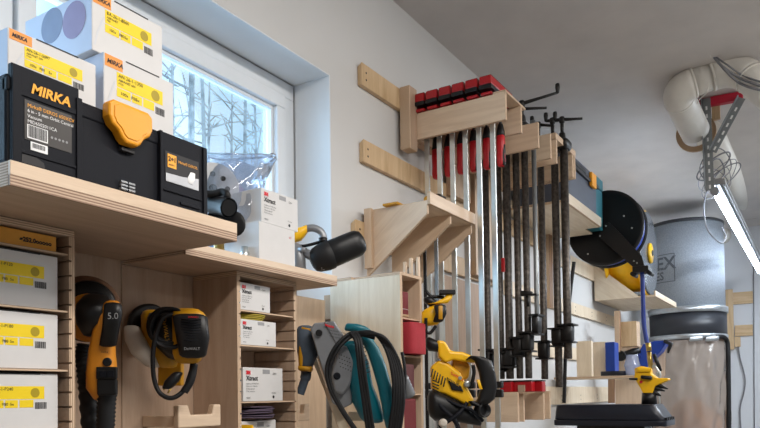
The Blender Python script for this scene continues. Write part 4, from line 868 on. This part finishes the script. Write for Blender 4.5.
# bracket with the yellow cord reel
bs = thing('gusset_shelf', (5.58, WY, 1.90), 'pale plywood shelf with a triangular side panel under the yellow reel', 'shelf')
board('shelf_board', (5.17, 5.985, .98, WY-.019, 1.902, 1.914), ['plyw','edge'], bs); board('front_lip', (5.17, 5.985, .968, .98, 1.902, 1.942), ['plyw','edge'], bs)
MB().prism([(5.155, WY-.019, 1.902), (5.155, WY-.019, 2.16), (5.155, 1.37, 2.16), (5.155, ax(638,296,5.155).y, 1.915), (5.155, ax(638,296,5.155).y, 1.902)], (.014,0,0)).build('gusset', ['plyw','edge'], bs)
board('back_rail', (5.17, 5.98, WY-.035, WY-.019, 1.914, 2.05), ['plyw','edge'], bs)
yr = thing('cord_reel', (5.45, 1.12, 1.9145), 'yellow drum reel with a smoky front disc standing on the gusset shelf', 'reel')
YC = ay(649, 251, 1.05); YR = .30; YC.z = 1.9355+YR*1.035
b = MB(); b.lathe(YC+Vector((0,-.004,0)), (0,1,0), [(0,YR*.97),(.004,YR),(.012,YR)], 64); b.build('front_disc', 'smoke', yr)
b = MB(); b.lathe(YC+Vector((0,.009,0)), (0,1,0), [(0,YR*1.0),(.005,YR*1.035),(.02,YR*1.035)], 64); b.build('yellow_rim', 'dew', yr)
b = MB(); b.lathe(YC+Vector((0,.03,0)), (0,1,0), [(0,YR*.9),(.20,YR*.9)], 64); b.build('reel_drum', 'dew', yr)
b = MB(); b.lathe(YC+Vector((0,.23,0)), (0,1,0), [(0,YR),(.012,YR*1.03),(.02,YR*1.03)], 64); b.build('back_disc', 'dew', yr)
b = MB(); b.lathe(YC+Vector((0,-.006,0)), (0,-1,0), [(0,.075),(.012,.07),(.016,.02)], 32); b.build('hub', 'dew', yr)
b = MB(); b.lathe(YC+Vector((0,-.022,0)), (0,-1,0), [(0,.022),(.006,.02)], 16); b.build('hub_logo', 'blk', yr)
b = MB(); b.box(YC.x-.12, YC.x+.12, 1.06, 1.28, 1.9145, 1.935, False); b.build('reel_stand', 'blk', yr, .004)

# ---------------------------------------------------------------- shelf with blue things, plywood panel, black machine
d_ = 4.2
sh = thing('small_shelf', (4.3, WY, 1.33), 'thin white-edged shelf with two uprights, holding the clear cup, above the black machine', 'shelf')
A = ax(578, 379, 4.2); B_ = ax(650, 379, 4.2)
board('shelf_board', (4.2, 4.52, B_.y, WY-.02, 1.326, 1.340), ['plyw','edge'], sh)
P0, P1 = ax(577, 378, 4.2).y, ax(592, 378, 4.2).y
zU = ax(584, 341, 4.2).z
board('upright', (4.2, 4.235, P1, P0, 1.3405, zU), ['plyw','plyw'], sh)
Q0, Q1 = ax(598.5, 378, 4.5).y, ax(607, 378, 4.5).y
board('upright', (4.49, 4.515, Q1, Q0+.09, 1.3405, zU+.01), ['plyw','plyw'], sh)
p = ax(606.5, 376, 4.4); p2 = ax(616, 376, 4.4)
tag(MB().box(4.38, 4.48, p2.y, p.y, 1.341, 1.548, False).build('blue_block', 'blue', None, .004), 'tall narrow blue block standing on the small shelf', 'block')
p = ax(601, 375, 4.28); p2 = ax(627, 375, 4.28)
b = MB(); b.loft([(Vector((4.29,(p.y+p2.y)/2,1.3425+q)), Vector((.05,0,0)), Vector((0,abs(p.y-p2.y)/2,0))) for q in (0,.012,.026)], 28, 3.5, False); tag(b.build('sanding_block', 'darkblu', None, .003), 'flat dark blue sanding block lying on the small shelf', 'block')
p = ax(632.5, 376, 4.27)
b = MB(); b.lathe((4.27, p.y, 1.3415), UZ, [(0,.030),(.004,.036),(.05,.042),(.055,.046),(.062,.043),(.1,.034),(.118,.033)], 28)
tag(b.build('plastic_cup', 'cup'), 'clear plastic cup standing on the small shelf', 'cup')
pn = thing('plywood_sheet', (5.3, 1.15, 1.1), 'upright plywood panel with a cut corner standing behind the blue tool', 'panel')
MB().prism([ax(614.5, 345, 5.2), ax(660, 345, 5.2), ax(665, 349, 5.2), ax(665, 375, 5.2), ax(648, 403, 5.2), Vector((5.2, ax(648,403,5.2).y, 0)), Vector((5.2, ax(614.5,403,5.2).y, 0))], (.018,0,0)).build('panel_board', ['ply','brownwood'], pn)
MB().prism([ax(608, 378, 5.1), ax(614.5, 378, 5.1), ax(614.5, 403, 5.1), ax(608, 403, 5.1)], (.018,0,0)).build('panel_batten', ['brownwood','brownwood'], pn)
wb_ = thing('wooden_bracket', (5.2, 1.3, 1.6), 'stubby wooden block and batten hanging below the gusset shelf', 'bracket')
p, p2 = ay(617, 312, 1.36), ay(637, 345, 1.30)
A, B_ = ax(619, 322, 5.05), ax(637, 346, 5.05); MB().box(5.05, 5.16, B_.y, A.y, B_.z, A.z).build('wood_block', ['pine','edge'], wb_, .002)
A, B_ = ax(614, 311, 5.0), ax(620, 352, 5.0); MB().box(5.0, 5.045, B_.y, min(A.y, WY-.02), B_.z, A.z).build('wood_batten', ['brownwood','edge'], wb_, .002)

# blue tool with black knob
x_ = 5.08
bt = thing('blue_clamp_tool', tuple(ax(645,372,x_)), 'blue angular tool body with a black round port behind the air gun', 'tool')
MB().prism([ax(632,373,x_), ax(637,355,x_), ax(643,344,x_), ax(654,341,x_), ax(668,340.5,x_), ax(660,352,x_), ax(650,362,x_), ax(643,374,x_)], (.119,0,0), False).build('tool_body', 'blue', bt, .006, 3)
b = MB(); b.lathe(ax(638,357,x_-.001), (-1,0,0), [(0,.022),(.004,.020)], 20); b.build('round_boss', 'bluehose', bt)
b = MB(); b.tube([ax(664,341,x_-.02), ax(671,344,x_-.02), ax(668,353,x_-.02)], [.012,.018,.006], 10); b.build('black_lever', 'blk', bt)
b = MB(); b.lathe(ax(621,356,x_-.04), (-1,-.1,0), [(0,.036),(.03,.036),(.03,.026),(.012,.024)], 24); b.tube([ax(623,356,x_-.03), ax(634,352,x_-.01), ax(640,350,x_)], [.028,.026,.02], 14); b.build('round_port', 'blk', bt)

# black machine top
mt = thing('bench_machine', (3.3, .8, 1.13), 'wide black machine table with sloping ends at the bottom, beneath the small shelf', 'machine')
T0, T1, T2, T3 = ax(552, 404, 3.25), ax(666, 408, 3.25), ax(555, 421, 3.25), ax(666, 423, 3.25)
zt, zb = ax(600, 410, 3.25).z, ax(600, 426, 3.25).z
yL, yR_ = T0.y, T1.y
b = MB(); b.loft([(Vector((3.37,(yL+yR_)/2,zb)), Vector((0,(yL-yR_)/2,0)), Vector((.12,0,0))), (Vector((3.37,(yL+yR_)/2,zb+.026)), Vector((0,(yL-yR_)/2,0)), Vector((.12,0,0)))], 40, 14, False); b.build('lower_lip', 'darkblu', mt, .002)
zt2 = ax(600, 404.5, 3.32).z
b = MB(); b.loft([(Vector((3.37,(yL+yR_)/2+.0,zb+.027)), Vector((0,(yL-yR_)/2-.004,0)), Vector((.117,0,0))), (Vector((3.37,(yL+yR_)/2+.02,zt2)), Vector((0,(yL-yR_)/2-.03,0)), Vector((.105,0,0)))], 40, 14, False); b.build('top_casting', 'darkblu', mt, .004)
b = MB()
for k in range(5): b.box(3.27+.04*k, 3.285+.04*k, yR_-.001, yR_+.012, zb+.024, zb+.038, False)
b.build('end_rib', 'blk', mt)['kind'] = 'stuff'
MB().box(3.3, 3.44, yR_+.1, yL-.1, 0, zb-.001, False).build('machine_column', 'iron', mt)
b = MB(); p = ax(565, 255, 3.26); q = ax(563.5, 402, 3.26); b.tube(smoothpath([ax(574,262,3.28), ax(569.5,300,3.27), ax(566,345,3.26), ax(564,403,3.26)]), .0085, 10)
tag(b.build('power_cord', 'rub'), 'thin black cord dropping beside the rightmost pipe clamp to the machine', 'cord')
# yellow tool on the machine
x_ = 3.39
yt = thing('yellow_trigger_tool', tuple(ax(650,404,x_)), 'yellow trigger clamp with black pointed jaws standing on the black machine', 'clamp')
zz = zt2
b = MB(); q = ax(649,395,x_); b.lathe((x_, q.y, zz), UZ, [(0,.034),(q.z-zz+.01,.03)], 20); b.build('black_stem', 'blk', yt)
MB().prism([ax(x,y,x_-.02) for x, y in ((635,368),(641,366),(650,368),(651,374),(657,378),(668,378),(669,380),(655,386),(652,394),(644,396),(640,388),(634,378))], (.05,0,0), False).build('tool_body', 'dew', yt, .006, 3)
b = MB(); b.loft([(ax(648,370,x_-.02), Vector((0,.012,0)), Vector((0,0,.012))), (ax(637,370,x_-.02), Vector((.012,.012,0)), Vector((0,0,.012)))], 14); b.build('yellow_grip', 'dew', yt)
b = MB(); b.loft([(ax(637,379,x_-.02), UZ*.006, Vector((.02,0,0))), (ax(630,379,x_-.02), UZ*.005, Vector((.02,0,0)))], 12); b.loft([(ax(651,378,x_-.03), UZ*.009, Vector((.012,0,0))), (ax(642,377,x_-.03), UZ*.009, Vector((.012,0,0)))], 12); b.build('black_pad', 'blk', yt)
for (x0, y0, x1, y1) in ((653,383,668,389),(651,387,665,391),(652,391,661,396)):
    b = MB(); b.tube([ax(x0,y0,x_), ax((x0+x1)/2,(y0+y1)/2,x_), ax(x1,y1,x_)], [.014,.010,.002], 10); b.build('black_prong', 'blk', yt)
b = MB(); b.lathe(ax(641,382,x_-.022), (-1,0,0), [(0,.007),(.003,.006)], 12); b.build('red_button', 'red3', yt)

# ---------------------------------------------------------------- dust collector
DC = cp(687, 300, 6.0); cx_, cy_ = DC.x, DC.y; R6 = .292
Zp = lambda py: cp(687, py, 6.0-.25).z
dc = thing('dust_collector', (cx_, cy_, 0), 'tall dust collector with grey cylindrical filter and clear bag in the far corner', 'dust collector')
b = MB(); b.lathe((cx_,cy_,Zp(308)), UZ, [(0,R6),(Zp(221)-Zp(308),R6)], 72); b.build('filter', 'filt', dc)
b = MB(); b.lathe((cx_,cy_,Zp(221)), UZ, [(0,R6+.006),(.02,R6+.006),(.03,R6-.01)], 64); b.build('top_ring', 'drum', dc)
b = MB(); b.lathe((cx_,cy_,Zp(312)), UZ, [(0,R6+.02),(Zp(306)-Zp(312),R6+.02)], 64); b.lathe((cx_,cy_,Zp(339)), UZ, [(0,R6+.012),(.03,R6+.016),(.04,R6+.012)], 64); b.build('silver_band', 'band', dc)
b = MB(); b.lathe((cx_,cy_,Zp(337)), UZ, [(0,R6+.008),(Zp(312)-Zp(337),R6+.008)], 64); b.build('drum_body', 'drum', dc)
rd = random.Random(11); b = MB(); rings = []
zt_, zb_ = Zp(340), .25
for i in range(60):
    f_ = i/59; z = zt_+(zb_-zt_)*f_**1.3; ring = []
    for k in range(96):
        a = 2*math.pi*k/96
        w = R6*(1.0+.035*math.sin(min(f_*8,1.57))) + .014*math.sin(a*9+z*3)*min(1,.3+f_*2)*math.cos(a*4+z*7) + .008*math.sin(a*17-z*14) + rd.uniform(-.002,.002)
        ring.append(Vector((cx_+w*math.cos(a), cy_+w*math.sin(a), z)))
    rings.append(ring)
b.rings(rings); b.build('collection_bag', 'bag', dc)
b = MB(); rings = []; zs = Zp(402)
for i in range(14):
    z = .27+(zs-.27)*i/13; rings.append([Vector((cx_+(R6-.022-(.0 if i < 12 else .08*(i-11)))*math.cos(a)*(1+.01*math.sin(a*5+i)), cy_+(R6-.022-(.0 if i < 12 else .08*(i-11)))*math.sin(a)*(1+.01*math.sin(a*5+i)), z+.02*math.sin(a*2+1)*(i/13))) for a in [2*math.pi*k/48 for k in range(48)]])
b.rings(rings); tag(b.build('sawdust', 'saw'), 'heap of light brown sawdust inside the clear collector bag', 'sawdust', kind='stuff')
n0 = Vector((-cx_, -cy_, 0)).normalized(); rh = Vector((rt.x, rt.y, 0)).normalized(); rh = (rh-n0*rh.dot(n0)).normalized()
def wrapper(a_end, width, z0):
    def f(u, v):
        a = a_end + (u-width)/R6
        return Vector((cx_, cy_, z0+v)) + (n0*math.cos(a)+rh*math.sin(a))*(R6+.0015)
    return f
text('filter_lettering', 'VORTEX', (0,0,0), RX, UZ, .145, 'fprint', dc, bold=.003, wrap=wrapper(-.36, .53, Zp(267)))
text('filter_lettering', 'SERIES', (0,0,0), RX, UZ, .092, 'fprint', dc, bold=.002, wrap=wrapper(-.36, .33, Zp(277.5)), sx=1.0)
b = MB(); fr_ = lambda a, z: Vector((cx_,cy_,z))+(n0*math.cos(a)+rh*math.sin(a))*(R6+.002)
for z in (Zp(252), Zp(280)): b.tube([fr_(-2.4+i*.1, z) for i in range(22)], .003, 6)
b.tube([fr_(-.3, Zp(252)), fr_(-.3, Zp(280))], .003, 6); b.build('print_border', 'fprint', dc)
b = MB(); p0 = cp(725, 337, 5.85); b.tube(smoothpath([cp(716,337,5.7), cp(723,337,5.72), cp(727,341,5.75), cp(728,352,5.75), cp(728.5,380,5.75), cp(729,440,5.75)]), .018, 10); b.tube([cp(729,440,5.75), Vector((cp(729,440,5.75).x, cp(729,440,5.75).y, 0))], .018, 10); b.build('frame_leg', 'blk', dc)
b = MB(); 
for q in range(2): b.loft([(cp(690+q*16,339,5.66), up*.02, fw*.012), (cp(702+q*16,338,5.66), up*.02, fw*.012)], 12)
b.build('band_buckle', 'band', dc)

# ---------------------------------------------------------------- far wall cleats
def fr(px, py): return ax(px, py, FX)
def fbox(px0, px1, py0, py1, t, m_, name, par):
    A, B_ = fr(px0, (py0+py1)/2), fr(px1, (py0+py1)/2); C_, D_ = fr((px0+px1)/2, py0), fr((px0+px1)/2, py1)
    return MB().box(FX-t, FX-t+.02 if t > .03 else FX, B_.y, A.y, D_.z, C_.z).build(name, [m_, 'edge'], par, .002)
r = thing('wall_cleat', tuple(fr(745,300)), 'upper short wooden cleat on the far wall, right of the dust collector', 'wall cleat'); fbox(733, 753, 292, 304, .02, 'pine', 'rail', r)
r = thing('wall_cleat', tuple(fr(745,345)), 'lower short wooden cleat on the far wall, right of the dust collector', 'wall cleat'); fbox(735, 753, 325, 336, .02, 'pine', 'rail', r)
r = thing('wall_batten', tuple(fr(729,350)), 'upright wooden batten on the far wall beside the dust collector', 'batten'); fbox(723, 734, 290, 350, .045, 'pine', 'upright', r); fbox(735, 741, 337, 347, .045, 'pine', 'hook_block', r)
b = MB(); b.tube(smoothpath([ax(738,345,FX-.02), ax(740,358,FX-.02), ax(745,378,FX-.02), ax(744,392,FX-.02), ax(740,410,FX-.02), ax(742,440,FX-.02)]), .006, 6); tag(b.build('cable', 'wire'), 'thin grey cord hanging from the far wall batten', 'cord')
b = MB(); b.tube([ax(753.5,250,FX-.01), ax(754.5,440,FX-.01)], .004, 6); tag(b.build('wall_wire', 'wire'), 'thin straight wire running down the far wall at the right edge', 'wire')

# ---------------------------------------------------------------- duct, lamp and hangers
dp = thing('duct_pipe', tuple(az(705,80,2.65)), 'white plastic duct pipe with two elbows under the ceiling', 'duct')
E1, E2 = cp(736, 66, 3.4), cp(675, 90, 3.5)
E3 = cp(695, 131, 3.8); OFF = cp(810, 128, 3.1)
rp = .070
def corner(a, c_, b_, rad, k=8):
    u = (a-c_).normalized()*rad; v = (b_-c_).normalized()*rad
    return [c_+u*(1-t)**2+v*t*t for t in [i/k for i in range(k+1)]]
path = [OFF] + corner(OFF, E1, E2, .11)
b = MB(); b.tube(path, rp, 32); b.build('pipe_run', 'pvc', dp)
path2 = [path[-1]+(E2-E1)*.0, E2+(E1-E2).normalized()*.09]
b = MB(); b.tube(path2, rp*.96, 32); b.build('pipe_run', 'pvc', dp)
path3 = corner(E1, E2, E3, .085)+[E3]
b = MB(); b.tube(path3, rp*1.04, 32); b.build('pipe_elbow', 'pvc', dp)
b = MB(); q = path[1:]; b.tube(q, rp*1.04, 32); b.build('pipe_elbow', 'pvc', dp)
for c_, dr_ in ((path[1], OFF-E1), (path[-1], E2-E1), (path3[0], E1-E2), (path3[-2], E3-E2)):
    MB().lathe(c_-dr_.normalized()*.006, dr_, [(0,rp*1.055),(.012,rp*1.055)], 32).build('joint_seam', 'pvc', dp)
far = thing('duct_pipe', tuple(ax(715,150,4.0)), 'long straight white duct pipe running away behind the lamp', 'duct')
f0, f1 = cp(709,134,4.1), cp(754,222,7.3)
b = MB(); b.tube([f0, f0+(f1-f0)*.98], .079, 28); b.build('pipe_run', 'pvc', far)
b = MB(); b.tube([f0+(f1-f0)*.75, f0+(f1-f0)*.85], .09, 28); b.tube([f0+(f1-f0)*.92, f1], .095, 28); b.build('pipe_collar', 'pvc', far)
clx = E3.x+.06
cl = thing('plywood_collar', tuple(E3), 'plywood mounting collar round the white duct by the slotted steel strut', 'collar')
c_ = Vector((E3.x+.03, E3.y, E3.z)); u_, v_ = Vector((0,1,0)), UZ
b = MB(); ra, rb = .074, .100
for k in range(32):
    a0_, a1_ = 2*math.pi*k/32, 2*math.pi*(k+1)/32
    P_ = [c_+(u_*math.cos(t)+v_*math.sin(t))*q for t, q in ((a0_,ra),(a0_,rb),(a1_,rb),(a1_,ra))]
    b.prism(P_, (.02,0,0), False)
b.build('ring_board', 'cardb', cl)
MB().box(c_.x, c_.x+.02, c_.y-.12, c_.y-.08, c_.z+.05, CZ).build('hanger_board', ['pine','edge'], cl, .002)
# strut and lamp
SX = 4.09
sy = ax(709, 145, SX).y
st = thing('slotted_strut', (SX, sy, 2.3), 'grey slotted steel strut and brace hanging from the red ceiling bar', 'strut')
def slotted(name, A, B_, w, par):
    L = (B_-A).length; d1 = (B_-A).normalized(); s1 = Vector((0,1,0)); s1 = (s1-d1*s1.dot(d1)).normalized(); nn = d1.cross(s1)
    b = MB(); b.obox((A+B_)/2, d1, s1, nn, L/2, w/2, .0015); b.obox((A+B_)/2+s1*w/2+nn*w/2*(1), d1, nn, s1, L/2, w/2, .0015); o = b.build(name, 'galv', par)
    b = MB(); n = int(L/.042)
    for k in range(n):
        c_ = A+d1*(.02+k*.042)
        for s_ in (-1, 1): b.obox(c_+nn*.002*s_, d1, s1, nn, .010, .0045, .0006)
    b.build('slot_hole', 'whitep', o)['kind'] = 'stuff'
slotted('upright', Vector((SX, sy, 2.30)), Vector((SX, ax(706,97,SX).y, 2.795)), .042, st)
slotted('brace', ax(713,152,SX-.01), ax(742,98,SX-.01), .036, st)
A, B_ = ax(690,106,SX+.02), ax(743,96,SX+.02)
b = MB().obox((A+B_)/2, B_-A, (0,0,1), (1,0,0), (B_-A).length/2, .022, .02); tag(b.build('red_bar', 'redbar', None, .003), 'short red bar under the ceiling holding the slotted strut', 'bar')
lamp = thing('tube_lamp', (5.6, sy, 2.3), 'long glowing tube lamp with grey housing receding towards the far wall', 'lamp')
tA, tB = ax(715, 193, 4.12), ax(757.5, 273, 7.15)
zl, yl = 2.297, ax(715, 193, 4.12).y
b = MB(); b.tube([Vector((4.13,yl,zl)), Vector((5.62,yl,zl))], .0135, 16); b.build('tube', 'tube', lamp)
b = MB(); b.tube([Vector((5.66,yl,zl)), Vector((7.16,yl,zl))], .0135, 16); b.build('tube', 'tube', lamp)
b = MB()
b.b.free()
for a_, e_ in ((4.09,4.13),(5.62,5.66),(7.16,7.2)): MB().lathe((a_,yl,zl), RX, [(0,.021),(e_-a_,.021)], 16).build('end_cap', 'fix', lamp)
b = MB().prism([(4.1,yl-.055,zl+.030),(4.1,yl-.050,zl+.06),(4.1,yl+.01,zl+.065),(4.1,yl+.02,zl+.030)], (3.1,0,0), False); b.build('housing', 'fix', lamp, .003)
b = MB()
for k in range(3): b.box(4.1, 7.2, yl-.050+k*.02, yl-.048+k*.02, zl+.018, zl+.029, False)
b.build('reflector_rib', 'fix', lamp)
# wires
b = MB(); rd = random.Random(5)
for q in range(7):
    c_ = cp(717+rd.uniform(-6,8), 172+rd.uniform(-10,14), 4.0+rd.uniform(-.05,.05)); rx, ry, ph = rd.uniform(.05,.10), rd.uniform(.06,.13), rd.uniform(0,3)
    b.tube(smoothpath([c_+rt*rx*math.cos(t)+up*ry*math.sin(t+ph*.3)+fw*.02*math.sin(t*2+ph) for t in [i*math.pi/5 for i in range(10)]], 4, True), rd.choice((.0022,.0032,.0045)), 6, closed=True)
tag(b.build('wire_coil', 'wire'), 'tangled coil of grey wire at the near end of the tube lamp', 'wire')
b = MB(); b.tube(smoothpath([cp(709,188,4.05), cp(705,198,4.05), cp(704,212,4.05), cp(707,228,4.05), cp(714,238,4.08), cp(722,243,4.1), cp(726,236,4.15), cp(722,228,4.2)], 8), .0040, 8)
tag(b.build('hanging_cable', 'wire'), 'grey cable drooping in a loop below the near end of the lamp', 'cable')
def surf(px, py, dd): return cp(px, py, dd)
for i, (pts, lb) in enumerate((([(713,56),(722,66),(738,77),(752,83),(775,90)], 'upper grey cable running along the white duct'), ([(714,56),(724,69),(738,82),(752,88),(775,93)], 'lower grey cable running along the white duct'), ([(713,55),(726,64),(742,75),(755,80),(775,86)], 'thin grey cable above the other two on the white duct'))):
    b = MB(); b.tube(smoothpath([surf(x, y, 3.30+.03*(k == 0)-.06*(k > 2)-.04*(k > 3)) for k, (x, y) in enumerate(pts)], 8), (.006,.006,.004)[i], 8); tag(b.build('duct_cable', 'wire'), lb, 'cable')
b = MB(); b.tube(smoothpath([cp(709,82,3.3), cp(707,92,3.3), cp(699,100,3.35), cp(697,104,3.4)]), .0022, 5); b.tube(smoothpath([cp(711,58,3.3), cp(710,50,3.3), cp(709,44,3.3)]), .0022, 5); tag(b.build('loose_string', 'pvc'), 'loose pale string tied round the white duct', 'string')
# pipes and board high on the far wall
r = thing('wall_board', tuple(fr(751,205)), 'brown board behind the duct near the top of the far wall', 'board'); A, B_ = ax(745,188,7.25), ax(758,216,7.25)
MB().box(7.25, 7.27, B_.y, A.y, B_.z, CZ).build('panel', ['brownwood','edge'], r, .002)
b = MB(); b.tube([cp(720,236,6.95), cp(735,234,7.0), cp(762,231,7.1)], .07, 20); b.tube([cp(719,236,6.9), cp(724,235,6.92)], .085, 20); b.tube([cp(735,234,6.95), cp(740,233.5,6.96)], .083, 20); tag(b.build('cross_pipe', 'pvc'), 'white plastic pipe with collars crossing in front of the far wall top', 'pipe')

# ---------------------------------------------------------------- light
world = bpy.data.worlds.new('sky'); SC.world = world; world.use_nodes = True
nt = world.node_tree; bg_ = nt.nodes['Background']
tc = nt.nodes.new('ShaderNodeTexCoord'); no = nt.nodes.new('ShaderNodeTexNoise'); no.inputs['Scale'].default_value = 5; no.inputs['Detail'].default_value = 5
nt.links.new(tc.outputs['Generated'], no.inputs['Vector'])
cr = nt.nodes.new('ShaderNodeValToRGB'); cr.color_ramp.elements[0].position = .42; cr.color_ramp.elements[1].position = .62
cr.color_ramp.elements[0].color = (.30, .58, .86, 1); cr.color_ramp.elements[1].color = (.80, .92, 1, 1)
nt.links.new(no.outputs['Fac'], cr.inputs[0]); nt.links.new(cr.outputs[0], bg_.inputs[0]); bg_.inputs[1].default_value = 2.1
def area(name, loc, rot, sx, sy_, e_, c_):
    l = bpy.data.lights.new(name, 'AREA'); l.shape = 'RECTANGLE'; l.size = sx; l.size_y = sy_; l.energy = e_; l.color = c_
    o = bpy.data.objects.new(name, l); COL.objects.link(o); o.location = loc; o.rotation_euler = rot; return o
warm = (1, .95, .89)
area('shop_lamp', (.7, -.35, 2.68), (math.radians(12), 0, 0), 1.5, .2, 50, warm)
area('shop_lamp', (2.9, -.7, 2.68), (math.radians(12), 0, 0), 1.5, .2, 40, warm)
area('shop_lamp', (1.0, -2.6, 2.6), (math.radians(20), 0, 0), 1.5, .25, 15, warm)
area('shop_lamp', (5.2, -.9, 2.6), (math.radians(15), 0, 0), 1.5, .25, 95, (.84,.92,1))
area('window_daylight', (.8, 2.4, 1.95), (math.radians(-90), 0, 0), 2.2, 1.0, 64, (.66, .84, 1))
SC.view_settings.view_transform = 'Standard'; SC.view_settings.look = 'None'; SC.view_settings.exposure = -0.2; SC.view_settings.gamma = 1
